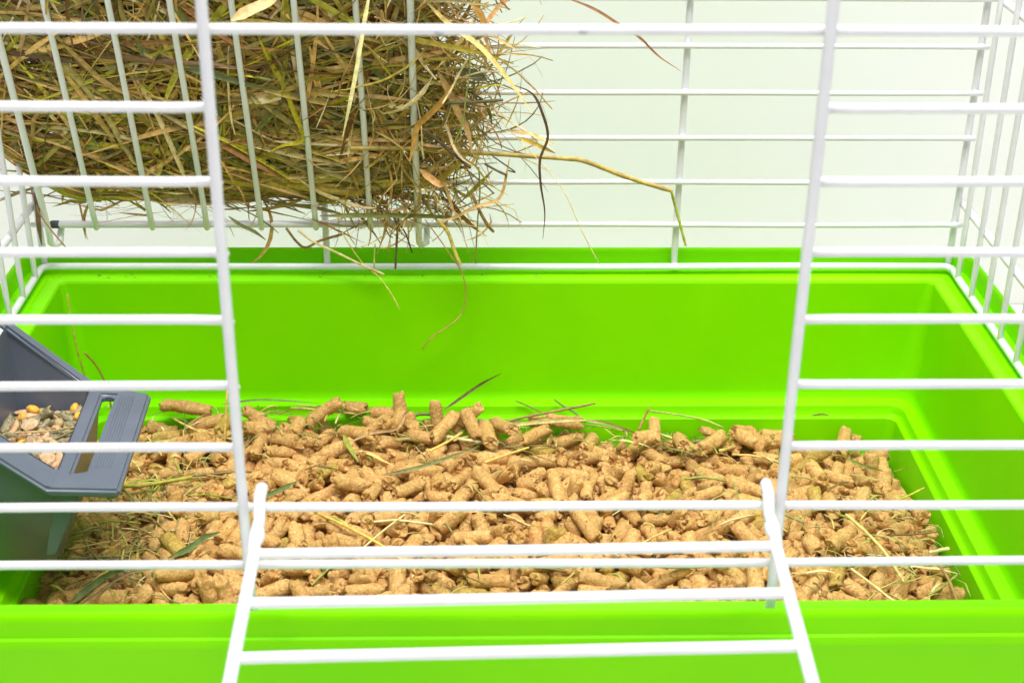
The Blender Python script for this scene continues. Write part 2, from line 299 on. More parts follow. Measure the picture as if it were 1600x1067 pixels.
7,-975,1697,-614,33,94,6,0,-753,1286,-644,-68,32,-13,4,131,812,-648,5,36,40,3,-1271,677,-615,25,-27,-71,12,-701,1081,-618,-31,29,-21,4,99,876,-659,47,13,-70,
12,22,1166,-643,-41,-46,69,0,897,1020,-641,-23,74,-61,9,-429,1189,-606,-5,28,54,7,-1324,1589,-676,-33,-52,67,9,250,1179,-625,-14,7,74,9,-610,1397,-627,36,-23,-79,
0,931,948,-632,-67,-23,-67,2,-1232,963,-673,17,72,-14,3,652,1563,-677,-5,63,73,4,-693,892,-658,-50,47,-71,0,290,1087,-634,-10,39,-26,10,-729,1348,-631,-36,0,67,
11,-163,795,-611,57,-51,11,15,376,880,-648,-24,68,67,4,99,1460,-638,-37,41,-62,5,522,1653,-690,1,21,53,5,1047,1316,-653,6,17,-98,9,580,1439,-630,15,-84,-24,
10,632,1369,-669,21,75,-22,3,729,1509,-670,61,74,11,3,1049,1076,-652,-49,79,-20,10,860,1680,-682,-7,10,68,6,-708,991,-647,-5,-95,-27,4,-1265,1470,-686,-33,-22,87,
2,-865,1620,-638,18,-82,-50,13,-589,1485,-622,29,-8,-33,9,-155,1153,-631,-60,-13,79,15,1432,1474,-722,55,-30,66,1,669,1678,-676,-15,-16,-61,3,-375,1075,-596,52,-65,-22,
1,-311,689,-625,-40,-7,41,5,-369,1596,-636,-92,-36,14,10,-917,1179,-617,27,23,74,2,-492,1289,-662,-7,-40,-77,13,-855,1329,-615,20,-22,-4,2,446,1398,-629,52,30,-79,
6,902,1692,-683,-47,-23,64,1,1306,1398,-660,64,72,-9,7,1294,1197,-711,73,-61,-17,9,-1043,1193,-624,-3,-30,17,9,-61,1086,-636,-66,65,33,0,1304,820,-656,61,27,61,
9,-435,697,-643,-21,60,-77,4,1052,1739,-674,-96,1,4,3,404,1170,-665,45,58,41,4,69,675,-633,-24,-90,-35,3,657,1229,-638,-35,-40,-38,4,545,1443,-656,16,37,66,
0,-206,814,-616,-3,37,56,5,778,1600,-691,75,-19,-5,0,988,1040,-639,-5,72,66,2,-916,918,-635,33,29,-90,2,1277,1538,-706,34,0,52,5,842,685,-646,29,-71,-62,
5,-698,1350,-666,-17,-16,-75,11,1350,924,-651,-86,-33,27,9,-1354,1594,-623,-18,24,67,7,433,761,-676,0,0,-64,3,-73,899,-632,-73,-3,8,13,-585,1166,-624,45,-7,-24,
3,1114,920,-650,17,20,68,9,-940,1074,-634,27,-23,18,9,-1217,1687,-654,28,76,-46,6,-960,834,-611,45,-4,17,6,-156,1247,-665,-11,-94,33,4,1291,763,-687,-65,-40,57,
2,-1354,1532,-687,48,-61,-35,1,29,989,-644,-89,-39,-3,3,793,948,-628,40,-56,-43,1,-20,1211,-648,0,-66,-35,0,-100,1714,-671,-7,-96,-23,9,1405,1118,-685,36,65,5,
1,-852,1190,-638,-13,-83,52,2,-1309,1314,-700,-35,-43,70,0,46,732,-627,0,-98,22,6,1212,1090,-662,-1,4,-55,12,610,1068,-657,-42,45,-42,3,759,1389,-671,-50,-35,74,
2,1442,1234,-675,18,22,67,0,607,1405,-657,34,43,-4,1,-1003,1667,-614,-27,-82,45,5,-181,1659,-636,26,-48,-52,0,944,1726,-689,-39,-26,-70,2,1340,1166,-685,-14,-84,-46,
5,1168,1627,-695,-59,-71,32,9,-361,714,-650,94,-4,15,11,671,887,-656,-33,-53,63,9,1383,1345,-703,17,-47,84,11,-851,1310,-641,-67,-8,30,0,-138,763,-644,29,56,78,
4,-438,1012,-628,-9,-42,89,3,204,1097,-646,76,-64,2,4,-312,1335,-615,-54,-18,66,13,-160,1094,-644,-2,-26,79,15,-1296,1631,-656,-4,78,-56,1,1158,954,-616,24,-64,-68,
0,114,1726,-680,-39,-33,12,1,-662,1500,-648,-75,23,-20,4,873,1058,-651,-87,23,32,10,-1254,1245,-695,-19,54,-80,0,-1339,698,-641,-69,19,-28,5,-1190,1441,-678,87,49,-8,
3,410,858,-663,92,24,6,6,-254,1459,-655,34,7,0,5,1156,910,-642,-72,-54,43,0,-1119,1441,-640,21,-96,1,1,-1011,979,-616,-98,-2,6,3,1106,1740,-732,-63,-31,-31,
6,1384,1640,-712,77,3,20,3,-608,1619,-631,56,47,-6,3,-102,614,-607,87,38,22,9,-506,1625,-620,92,-14,36,2,1231,1147,-683,-93,-14,-25,1,1189,1388,-683,65,-44,-19,
0,-788,914,-650,-7,-6,-36,0,-307,798,-650,-26,13,-50,11,-1200,999,-630,83,25,30,15,1328,727,-669,-70,15,-69,4,-264,959,-643,14,30,94,10,-462,861,-680,63,-23,70,
10,-66,859,-627,21,-76,58,6,341,1051,-642,59,-35,-70,1,697,813,-672,56,-72,31,0,557,1220,-640,-64,38,-63,9,-290,1652,-627,71,38,-57,9,-568,1066,-649,55,15,67,
11,1446,1051,-701,71,-6,70,4,-977,1241,-623,-92,-9,-7,0,-1241,1124,-652,-29,13,-49,15,-1344,1250,-694,-40,70,-54,4,1027,775,-656,69,52,26,2,-1037,759,-638,31,-22,92,
10,-1057,1240,-637,52,-66,36,6,-279,1079,-674,64,72,0,2,538,1312,-648,-8,38,-63,4,-1298,965,-672,20,-54,-58,7,1025,1190,-661,-24,50,-79,2,1028,968,-652,-79,-10,15,
10,424,1289,-646,-31,-9,92,6,710,1687,-695,71,59,38,15,-805,1241,-641,0,-70,40,2,-550,1400,-625,-68,2,37,0,-729,795,-647,-44,-75,5,4,1004,1003,-658,-90,2,30,
3,1059,1443,-681,-53,27,-62,5,-470,1656,-627,9,17,83,11,270,1525,-649,9,37,-69,5,-595,709,-683,-88,43,16,4,862,892,-658,-31,-90,-8,12,1314,977,-642,-20,27,52,
9,786,1157,-635,27,-57,-77,2,570,1318,-674,14,-47,-16,2,-661,1175,-623,-46,-28,47,13,-628,1306,-639,-87,9,1,15,-267,1597,-631,92,14,-11,5,1219,817,-665,82,3,-3,
1,266,783,-681,-10,39,75,14,-890,1246,-611,11,81,57,7,797,1229,-661,62,-42,-38,3,-195,1351,-649,57,37,64,15,366,1239,-640,-15,-47,-86,0,-867,1724,-623,82,-56,11,
8,862,1587,-696,-18,23,51,15,-1125,838,-677,-31,32,-18,5,-568,822,-636,38,72,54,3,-58,1645,-648,-30,12,67,3,317,1203,-644,1,-99,-5,11,1139,772,-624,-12,10,96,
2,-234,848,-652,-75,-53,5,7,452,1621,-699,-95,22,9,10,1387,917,-677,-83,-26,20,7,-564,653,-630,-24,-13,76,1,1334,1394,-690,68,-56,14,12,393,741,-661,55,49,-43,
15,492,1667,-673,-66,-32,45,12,1291,1709,-730,65,-5,-53,9,732,784,-643,-59,-21,-78,10,805,890,-652,-36,6,-56,6,279,825,-661,-58,4,-4,9,-127,821,-651,-60,28,-4,
0,-1181,1542,-651,-30,26,92,10,-996,1211,-599,41,45,78,2,1413,1577,-720,59,-48,-54,4,-821,1477,-674,-62,-57,21,5,1132,1138,-657,-43,-23,66,15,788,744,-656,6,-40,-59,
11,-314,1046,-661,65,-25,69,11,-1176,1647,-650,99,-11,-3,1,573,1583,-700,-33,-17,-92,2,-159,795,-666,20,-2,96,2,-240,775,-658,87,26,41,3,-90,749,-658,-46,81,33,
2,-793,1273,-665,96,-2,-25,7,-686,1440,-655,7,24,96,10,-1194,665,-638,-7,-28,23,1,1230,1508,-690,-6,-16,54,9,-70,1439,-655,48,-2,35,2,-933,1002,-663,83,-11,42,
10,-904,1288,-637,-62,-26,-45,7,-445,764,-677,26,12,71,2,87,761,-659,-50,-61,43,2,-1161,1017,-660,-4,-31,93,15,-1310,910,-700,-22,-19,56,12,851,803,-615,33,1,-89,
0,506,1005,-650,37,0,-35,0,-475,1514,-628,18,49,67,4,-354,1372,-652,-2,47,-54,0,-413,791,-646,41,38,7,15,729,1192,-641,-29,26,-39,15,-1346,964,-695,0,-83,55,
3,374,1414,-670,32,23,60,15,-1307,1721,-670,66,51,40,13,-69,820,-642,-80,36,-42,1,851,1415,-676,-36,-73,34,12,39,1462,-640,-57,-75,34,0,431,1572,-669,85,38,10,
6,543,1373,-678,-78,-21,31,4,645,1506,-698,-5,-2,23,11,753,702,-655,33,76,50,4,157,1428,-657,27,-61,-75,13,420,1520,-667,-61,17,-26,0,776,1557,-692,-31,-33,89,
2,483,713,-663,-20,33,-48,15,911,1074,-643,35,9,-34,1,-268,1251,-650,-8,-47,88,4,-491,771,-650,61,46,47,1,-1003,1522,-650,-94,31,-2,9,142,701,-634,12,10,-88,
0,-1334,1430,-699,-23,17,95,3,-182,1564,-642,7,-21,-8,10,-119,1107,-662,37,-20,-10,3,-787,1200,-670,66,-55,50,0,-318,1226,-629,-56,-75,-25,11,422,1331,-641,-26,21,-6,
6,-917,1118,-656,-25,-14,-29,2,-1174,1339,-678,30,48,77,10,-443,951,-652,-84,-17,-7,9,738,931,-643,-29,-81,26,11,570,1039,-651,-25,-75,26,15,1094,1146,-651,4,71,-13,
13,-948,1293,-623,95,22,23,2,278,1408,-674,-33,74,-50,2,848,1292,-659,-8,-59,80,14,-1229,903,-658,68,-56,-17,12,295,1538,-674,-56,18,-20,1,406,1366,-658,60,-5,-58,
9,324,1707,-692,-99,-2,9,15,2,1455,-640,7,-45,64,1,-237,1351,-640,-28,-64,16,10,255,1115,-655,71,63,15,2,1099,1433,-699,73,13,66,12,-107,1642,-674,55,8,5,
13,-533,1079,-657,13,75,43,11,-252,1163,-641,34,35,-7,2,983,646,-635,73,40,45,1,601,1491,-660,-31,-74,57,1,560,857,-659,-91,22,-11,15,1051,1367,-660,32,90,28,
11,-247,1542,-633,35,4,69,9,466,1550,-677,14,55,22,1,-1264,936,-677,-27,-62,-30,1,-774,1481,-663,23,22,-77,13,-696,800,-667,56,23,72,9,-206,1071,-662,81,53,14,
13,-227,1292,-660,15,64,-63,0,365,1525,-693,-4,-98,-1,14,439,1216,-674,-7,-63,-20,9,871,1115,-649,21,-77,-57,9,-1013,1146,-647,84,-1,-10,10,-1278,1589,-670,-75,43,-48,
9,1351,1737,-771,62,34,-60,2,371,623,-623,73,9,35,10,175,793,-669,-49,0,-73,0,-1155,1124,-682,70,-27,48,3,-741,1709,-648,-64,11,3,9,-1212,1511,-691,60,66,22,
0,-322,1576,-649,-3,-59,-74,2,1195,1702,-707,-11,-58,79,15,174,1398,-637,19,33,-30,7,1019,852,-648,-3,20,-98,3,-646,1022,-685,-24,80,-12,0,-355,1446,-642,-17,-88,-35,
1,-1285,1660,-679,-15,-93,-33,7,-193,635,-629,-62,-37,46,2,1316,1482,-710,57,5,-50,6,1040,1682,-709,-53,-37,51,9,-1232,624,-608,-78,36,32,3,1133,1707,-736,-20,27,41,
6,-965,1426,-691,94,15,-12,4,770,1188,-666,52,44,69,5,-1153,1259,-661,-17,28,-86,15,-383,1732,-640,-6,-21,95,11,538,1041,-663,-56,-69,32,13,332,1634,-686,39,-73,-41,
9,1196,864,-632,-7,-42,56,0,-356,811,-621,-29,58,-20,12,442,1719,-709,-57,-77,-20,13,694,690,-646,-43,-18,-11,2,412,945,-646,-4,33,-55,1,48,1658,-689,1,43,-68,
10,1394,975,-685,31,-86,32,2,-723,1058,-641,-58,25,-65,14,1343,1603,-702,-82,50,11,11,1283,1093,-707,-55,78,-26,0,639,1730,-724,13,13,70,4,414,668,-648,-83,10,-42,
1,1443,1340,-714,-63,-61,36,3,95,1089,-678,-54,64,-44,5,-540,1690,-645,-19,-80,44,12,-602,1335,-652,-7,30,-17,1,1146,1367,-678,-33,-26,-53,12,597,1351,-667,-83,45,-8,
10,1286,1633,-749,66,13,-68,5,-989,728,-634,-84,-6,11,6,-1116,1442,-690,-12,27,73,6,-172,1035,-690,21,9,61,15,962,1205,-671,-73,-37,31,0,-705,1121,-634,-1,-2,-21,
14,-106,778,-631,29,-67,-25,11,-1243,1062,-666,-35,-62,-68,5,-364,833,-655,-82,40,33,7,-866,646,-652,-56,-66,24,10,453,1169,-679,-35,-28,43,1,1300,1337,-679,1,14,83,
0,-233,1714,-662,-56,-69,-46,7,154,1211,-692,75,56,36,9,655,1117,-653,21,-91,32,1,-140,1205,-649,3,-69,52,11,-102,1048,-656,-73,-65,-17,9,-624,1526,-653,64,-14,-24,
0,1047,1148,-665,28,-22,-85,9,966,1426,-676,-19,-44,85,1,941,896,-651,-82,-23,17,12,-139,1031,-671,72,55,36,4,293,1312,-664,21,60,77,3,-1234,1390,-712,77,-1,-3,
6,-151,1684,-700,58,-68,-33,4,1053,914,-666,-12,-84,-49,4,130,936,-663,58,79,11,2,422,1443,-672,63,-29,66,3,906,771,-648,93,-4,-21,1,-769,859,-661,51,51,-69,
0,983,1556,-702,-7,68,10,15,-452,1727,-644,36,-61,-34,10,-111,1395,-660,-10,21,-36,1,-412,1618,-648,24,-15,75,5,157,866,-641,-19,4,-97,0,-569,1506,-644,20,44,-66,
4,544,1153,-708,25,10,40,0,489,859,-669,-30,-44,-76,2,257,725,-677,-58,18,36,11,86,1383,-673,-58,-82,1,1,-747,1210,-669,74,-67,6,5,-578,1224,-653,19,-55,-78,
0,-94,1513,-650,-62,-66,41,6,-1020,1618,-631,-14,-36,83,0,238,1680,-670,-49,81,6,1,-755,1332,-660,29,10,-47,4,-775,1063,-663,-58,78,-14,3,-853,1689,-666,69,44,43,
4,-902,796,-622,30,-53,-48,10,-490,1377,-635,60,63,-16,13,43,801,-614,-71,6,4,15,451,1663,-695,-2,-63,74,13,-7,1683,-665,-66,-36,58,2,1182,782,-685,47,-22,-2,
8,-979,1364,-685,25,-30,-88,4,56,1236,-681,-29,17,-53,2,-80,1272,-665,-29,9,-15,1,1083,1050,-644,35,4,-77,11,931,1155,-669,38,-80,43,12,-1157,1414,-678,68,38,48,
1,483,1444,-656,-30,-4,7,12,829,1335,-665,-14,-94,-32,10,-1052,947,-661,8,-22,-95,10,873,1681,-724,16,-62,-68,0,99,1274,-633,56,-70,-11,5,768,1012,-657,-16,-90,-35,
13,86,1235,-657,-54,34,-50,13,1040,1262,-682,36,-81,-5,6,144,1663,-681,1,-62,-78,12,-23,1526,-653,-18,70,-68,14,423,1034,-656,-48,75,44,6,184,857,-699,12,59,79,
5,-20,743,-682,-38,-35,60,3,-194,1098,-702,-35,48,-65,8,-233,1617,-669,3,80,59,0,924,991,-672,-32,63,33,5,710,1153,-655,-64,28,-31,2,1268,1312,-688,44,25,-52,
5,-286,1188,-654,61,11,13,15,-613,807,-640,46,24,-84,1,758,1689,-694,5,12,58,15,681,1439,-663,14,58,-76,9,267,1600,-664,55,-70,0,10,-490,693,-672,-42,-49,-62,
1,729,1447,-700,19,-98,2,12,-1166,974,-665,93,0,-35,13,9,779,-661,-26,31,-58,12,774,1085,-679,65,26,-64,5,1074,1661,-727,-60,51,-51,13,-423,1537,-649,2,-60,-69,
0,-1017,1321,-650,27,-93,-24,9,-1142,1526,-675,-38,3,-46,4,1335,691,-679,51,-2,13,10,-490,1198,-676,74,-53,-40,5,1245,1606,-735,23,-22,91,2,1233,1275,-690,34,-23,73,
1,193,1724,-688,54,-12,-18,9,-1194,950,-682,45,-80,4,5,-877,1156,-648,-22,-19,93,12,1076,716,-643,75,2,-52,12,1072,1509,-705,-57,11,-6,14,-1247,1327,-681,11,37,89,
9,-633,1601,-661,43,88,-17,12,830,722,-664,-73,-31,17,2,1235,1713,-747,-88,38,-17,2,-796,800,-644,65,-44,-41,1,-587,1164,-680,-14,52,79,15,804,1045,-677,-68,25,65,
15,-720,1407,-652,37,-8,88,15,1219,1742,-715,0,85,52,13,-1189,1269,-669,-50,-29,34,9,-958,1109,-629,76,-2,23,9,-1076,1368,-662,-91,-37,-12,2,-549,952,-629,-59,73,12,
6,-652,1124,-660,-18,46,59,13,1263,986,-665,-35,4,0,7,-545,897,-687,18,-25,-87,13,-859,1296,-670,-53,-7,42,13,133,752,-662,41,44,46,1,-27,1564,-668,24,11,20,
2,294,1665,-704,25,-34,90,3,274,1246,-664,27,-16,45,4,677,1590,-700,-24,41,87,1,-73,1011,-672,83,-17,42,4,787,1677,-719,50,-76,-37,1,-725,916,-668,-16,52,32,
3,-829,1203,-675,10,32,-51,6,62,1487,-671,69,-68,-15,15,-1079,1734,-658,-35,-54,-46,4,-312,857,-667,-4,-31,-1,13,635,855,-662,32,29,62,12,-881,1243,-654,-63,32,64,
9,-714,1204,-642,-67,50,-24,1,-751,1145,-656,-23,-73,-48,2,1345,1551,-709,-33,52,-77,2,-1207,1320,-704,64,-57,-29,13,-983,1561,-676,-63,9,0,10,-1142,1606,-659,-3,-5,-6,
3,32,668,-667,-18,30,-33,1,849,1228,-670,76,-62,13,12,653,1667,-716,37,-33,-20,12,1304,1449,-689,7,66,-68,14,-410,1506,-636,53,28,37,11,887,1453,-686,13,-62,-14,
4,-51,937,-670,-24,29,-55,9,-666,669,-660,64,-24,63,12,-124,856,-675,-37,-70,29,0,506,1225,-660,-57,23,77,3,-895,872,-637,15,-41,88,15,-434,1167,-642,-9,33,35,
11,1222,1401,-694,43,82,-33,1,-1304,790,-701,9,58,80,13,300,1744,-686,-16,-82,-47,7,-469,1041,-667,-9,-28,82,12,-245,1446,-619,9,-91,41,11,-929,1041,-650,-22,73,-64,
4,-464,595,-620,-26,40,-67,13,1446,1138,-687,-58,1,72,11,658,1157,-651,-23,-59,-16,13,1017,1467,-707,65,51,-56,15,-1306,1524,-714,8,0,38,7,-782,1604,-663,16,-14,83,
6,226,1137,-683,-65,-69,22,1,711,1211,-674,-26,25,-37,4,961,1610,-695,4,-39,-19,3,964,1670,-716,-22,12,15,9,-769,1545,-648,-59,-3,-14,3,619,1306,-682,32,-53,-78,
1,-680,1667,-643,-25,-84,-42,14,-1109,1058,-700,41,-58,35,3,-1038,1610,-668,52,-63,-27,3,163,1555,-693,-42,85,32,1,846,944,-667,10,-37,84,2,809,1103,-668,-35,41,-27,
0,1182,1216,-661,-55,-63,-5,9,102,1470,-689,-91,23,-35,13,36,1195,-672,51,85,-10,13,-129,1476,-659,38,49,69,0,-156,733,-666,-64,16,57,12,780,1495,-683,-54,-55,53,
5,-407,895,-683,7,96,16,4,-233,1386,-666,10,25,-46,14,591,1120,-673,16,-78,-41,11,366,1122,-644,-32,-51,-2,3,-1306,1458,-714,-23,-77,57,5,1245,849,-705,-91,-41,3,
6,594,1029,-698,1,57,-82,5,-502,603,-645,49,11,-68,0,1380,856,-682,-94,-10,14,12,-265,1130,-657,-47,-73,48,11,1408,1029,-710,10,-79,-60,2,-68,1187,-657,-26,18,74,
5,-840,1395,-663,97,-23,6,12,-1224,1004,-667,20,93,32,1,345,1564,-709,17,-96,-23,1,-1159,707,-659,-11,3,-52,13,1421,822,-692,-59,-51,22,2,386,1268,-680,17,-52,74,
6,-833,894,-671,-32,-54,61,15,-7,1366,-674,-17,-51,49,12,-647,789,-692,5,-27,30,3,-1023,1587,-701,4,-48,-87,9,536,802,-705,-19,-26,69,9,369,1325,-695,-71,2,69,
9,234,1547,-674,-62,71,-31,3,-419,1132,-659,-88,1,1,1,164,1143,-682,80,43,14,1,1248,1565,-725,-37,-78,-48,9,-640,1720,-657,-22,59,-71,3,-1168,1071,-678,-24,90,35,
15,945,1395,-702,-62,21,71,0,103,794,-691,2,3,80,5,-281,936,-680,-40,57,-63,3,-235,1096,-688,-55,81,18,10,82,956,-665,-78,56,-20,4,1430,1618,-748,49,-34,-52,
10,-592,1449,-648,14,57,77,9,-1117,1123,-700,-71,65,-17,3,-304,1302,-643,26,-60,-72,13,-891,1673,-624,1,-59,69,0,391,779,-656,12,-40,3,3,-204,766,-683,-51,-64,47,
2,-141,965,-698,-25,51,-76,3,-532,1194,-693,28,16,62,12,368,908,-681,31,90,28,2,694,886,-691,35,-10,-24,4,-389,1692,-671,90,-29,-16,15,891,829,-691,4,37,92,
14,-1246,1425,-710,48,-65,47,0,-178,1523,-673,-26,57,-32,11,896,913,-650,4,-74,-36,13,-95,875,-679,-37,-9,84,2,-1041,881,-688,-29,-56,-73,12,1282,1392,-712,-35,57,31,
11,460,844,-697,-19,-56,-77,10,-585,785,-662,4,-22,-63,1,848,841,-629,16,-98,-1,6,768,826,-693,-60,80,3,9,94,1238,-701,36,87,7,6,-893,1052,-687,52,40,50,
12,9,1148,-677,-13,0,24,0,846,1032,-668,-14,-48,-61,0,-1108,1630,-692,-14,-29,59,7,51,1076,-680,-22,-19,61,13,740,1314,-678,-16,-32,-93,3,1174,1344,-698,71,59,-39,
9,900,1667,-758,48,-23,23,12,568,993,-680,-89,8,5,0,-896,1368,-662,-68,18,-70,10,1123,1487,-707,-1,65,-50,11,633,1639,-706,62,-36,-10,11,1334,1692,-755,-17,17,-88,
15,1118,1032,-643,35,-60,34,7,305,781,-703,-45,-66,49,10,-325,1461,-688,94,-34,-2,0,-1115,1576,-706,1,-49,-87,0,1004,1361,-681,41,46,57,6,-1065,1156,-688,2,-11,-35,
7,-1082,1547,-669,56,-49,-55,5,556,1512,-702,-9,-3,-52,14,73,1746,-701,-59,11,8,6,880,813,-658,-79,0,-5,1,-569,995,-666,-27,-9,-83,12,-933,1256,-666,21,72,-65,
0,891,1526,-689,-33,11,-4,15,-239,916,-659,55,-23,7,11,929,1317,-673,-32,63,-59,0,815,1452,-698,-25,-23,35,1,1227,1371,-724,69,42,29,2,63,1342,-666,27,53,66,
0,-645,1100,-696,-8,66,69,1,-487,1451,-662,65,-63,32,7,-112,651,-652,-1,-17,5,9,731,1512,-712,33,-44,-51,0,618,1170,-695,14,-81,-52,10,-185,1170,-677,-21,-90,-37,
13,-766,1744,-658,0,100,8,9,118,1564,-681,92,-13,36,13,-737,1585,-628,67,-64,38,10,528,1297,-705,32,95,3,11,767,741,-684,-32,-17,-92,11,-1037,1541,-691,-35,-4,71,
1,-884,1597,-673,-39,-14,56,7,320,758,-647,-74,51,-5,9,139,1011,-684,1,86,50,9,-442,1349,-658,-1,68,73,11,-111,1690,-696,20,-82,-21,4,-521,1031,-663,68,-61,40,
15,516,1475,-700,-78,27,-22,11,-986,682,-645,25,60,36,15,-529,1540,-657,-59,20,-66,15,-949,959,-641,37,-82,-15,15,-653,1389,-652,-71,-39,-58,11,-550,1646,-647,-49,-74,-46,
9,8,864,-661,-61,12,-29,9,495,994,-690,-19,-96,-6,6,710,977,-671,11,92,-35,1,1172,1194,-707,16,99,4,3,-669,871,-685,-88,-30,24,0,659,1401,-695,-27,-96,1,
3,-284,1167,-696,-94,1,2,2,514,1666,-734,-66,62,-37,4,-116,1327,-660,-93,-9,-4,0,280,1189,-675,15,-93,-22,11,935,1101,-657,75,-10,-6,12,213,937,-710,80,-60,2,
11,1256,1138,-709,-59,58,-43,10,-934,1217,-679,22,-69,22,10,162,1244,-720,23,0,-9,2,-62,1050,-681,79,-23,-3,10,1145,888,-675,14,-32,-40,7,1442,875,-717,59,56,43,
4,402,1047,-694,36,-10,-64,5,-53,1275,-707,4,3,33,9,495,1439,-696,28,75,56,9,919,1565,-726,-30,43,-34,0,-761,1662,-652,51,77,-14,10,554,1642,-733,10,-28,-66,
5,974,763,-671,47,-39,-66,13,-735,1033,-670,1,-88,-12,13,208,1435,-676,-55,-22,34,15,1444,1226,-711,38,42,58,9,330,1093,-683,-70,-36,43,14,-453,1479,-649,-72,-22,-2,
2,434,1255,-671,-46,21,30,0,-830,751,-629,48,-43,-62,2,-1354,624,-613,68,69,-14,14,-1135,984,-699,13,78,35,15,886,1364,-673,36,-74,-55,9,533,873,-701,-74,67,0,
6,1037,947,-685,-58,-5,11,1,739,1031,-688,28,3,18,10,-1243,1496,-716,-60,-74,20,6,-958,1515,-688,93,-32,15,9,299,1611,-715,19,-11,-31,1,-483,1623,-663,44,-89,0,
3,-1075,726,-663,-57,26,-19,1,-862,1515,-689,94,-14,-26,13,-193,866,-677,-66,68,-28,0,1343,934,-694,2,-61,59,9,-819,1561,-676,-48,-27,-74,6,-552,1345,-683,26,14,50,
10,1259,647,-664,-63,52,-39,13,140,804,-698,52,81,22,0,-162,1209,-686,-20,41,7,2,339,1160,-654,5,26,96,5,1021,1721,-745,-80,33,22,5,672,760,-669,18,40,80,
13,-411,1510,-665,6,-80,-59,10,-982,1621,-658,78,-36,-26,9,77,1615,-700,42,53,-49,14,160,1463,-674,19,-7,89,9,-143,660,-620,73,51,31,6,-390,1042,-661,-50,-71,38,
15,425,992,-676,23,-68,69,14,10,1676,-689,62,-54,6,3,-1042,997,-659,49,-11,29,12,192,1492,-668,-55,-61,44,3,-279,1323,-687,-80,7,-1,10,469,1371,-700,-69,36,-26,
4,-1012,1501,-716,-52,8,-15,6,-1157,1714,-670,48,-4,-11,10,-346,1579,-684,25,42,80,5,-223,915,-694,68,66,19,3,608,955,-695,-13,25,-81,3,-1134,1524,-716,-98,-14,0,
3,-1183,876,-703,34,31,60,3,-1117,744,-700,13,33,84,9,-645,701,-688,47,59,-61,10,253,960,-671,-73,62,-17,5,1381,1211,-710,-57,19,-30,3,103,1283,-687,46,-54,-15,
2,-704,1636,-672,-13,-35,77,0,184,1074,-695,63,-44,-62,13,-9,1656,-699,73,17,-37,1,1320,1041,-703,22,24,71,0,218,1394,-666,17,-25,-86,1,1089,777,-662,-64,-76,11,
14,-618,1160,-646,10,-81,55,11,-864,1556,-646,71,-63,-28,14,395,1692,-705,24,-12,-92,2,-367,769,-659,-18,90,-38,1,308,1124,-636,65,10,-54,1,489,942,-703,-40,-87,28,
15,-1256,1572,-707,40,-38,-70,10,991,1122,-692,86,51,-3,12,-355,1209,-680,-68,-16,-68,4,-516,1323,-683,-85,-52,-2,10,-419,1472,-670,-46,-20,-2,1,-72,1560,-705,-83,16,-8,
10,-77,1739,-710,-6,-36,-93,4,-615,774,-711,-69,-48,34,4,955,1030,-683,81,-59,1,10,-1050,1712,-670,-34,76,-46,0,1294,851,-685,-71,-57,-41,2,597,1252,-684,66,6,-30,
10,565,736,-692,-90,26,17,15,1332,814,-703,-42,-62,-27,9,1337,1286,-702,30,22,-93,0,-906,1719,-652,71,24,-65,0,99,1519,-692,-71,-11,-53,10,607,751,-678,-11,-44,82,
14,498,1532,-702,43,48,-52,15,355,1624,-709,29,-52,-25,11,357,1053,-686,66,-61,-44,12,1129,814,-663,69,-71,-11,15,19,1103,-661,34,-45,-29,12,-878,1469,-668,92,25,10,
11,-581,1729,-661,-36,75,-48,1,-1280,827,-701,-58,11,-14,11,-860,1549,-704,4,10,-99,9,-1271,1061,-690,23,-16,-61,1,1010,1284,-691,52,59,4,2,745,1281,-701,12,59,78,
4,-192,1684,-695,-59,-50,42,6,889,1740,-754,1,-99,11,4,1006,689,-662,12,-69,-71,5,236,1419,-705,-21,56,-73,11,-1002,1469,-690,60,-13,14,5,-1040,1207,-670,-13,49,80,
6,-50,1143,-673,-27,22,84,10,-418,1429,-644,19,78,59,9,-750,824,-685,-2,-100,-4,0,1343,1111,-704,12,-75,-64,9,470,1373,-660,-76,-19,10,12,-1050,1477,-680,-59,-54,39,
13,-705,1565,-669,-2,-86,19,9,-616,1669,-664,53,-78,-32,2,590,1637,-695,-34,-64,64,15,-928,1559,-695,59,-50,53,0,-92,1445,-700,1,-83,-56,15,1038,1557,-720,-24,22,53,
2,-1223,740,-662,12,86,9,14,-463,727,-656,42,-24,-71,15,7,1260,-663,30,36,-89,14,1207,994,-638,79,16,-35,9,418,1216,-716,68,27,29,3,181,1282,-717,-84,8,-4,
3,812,755,-699,-18,-29,70,5,-581,905,-715,-74,-30,21,3,1319,979,-704,-29,1,7,9,-608,945,-696,0,30,-80,10,-348,1101,-699,-28,92,-27,3,-864,1138,-699,7,-62,77,
0,2,1227,-714,-7,33,-93,2,-371,1545,-685,74,-31,-28,0,739,1609,-742,-46,6,-7,1,-41,1693,-713,10,-80,-57,1,449,1674,-732,66,19,11,3,-836,721,-675,-6,26,-96,
5,-1135,1225,-682,1,33,-88,12,-1178,1565,-694,71,-26,-64,9,-444,1568,-664,-59,68,11,11,559,967,-703,-93,17,-10,2,647,1081,-677,-77,47,-42,9,1095,1242,-711,69,-64,-19,
12,1253,1342,-708,-77,44,45,10,-107,1486,-686,-2,65,73,10,-515,869,-687,-41,46,-79,2,450,930,-684,-80,57,9,0,1224,1223,-693,47,-17,-6,3,-955,786,-616,-22,54,67,
1,-889,765,-653,81,-27,-4,11,1371,797,-721,-27,-9,35,3,634,914,-693,-38,-26,46,15,-978,1025,-642,-7,38,-42,10,-36,1188,-684,28,-55,-13,13,-1262,1333,-709,53,63,38,
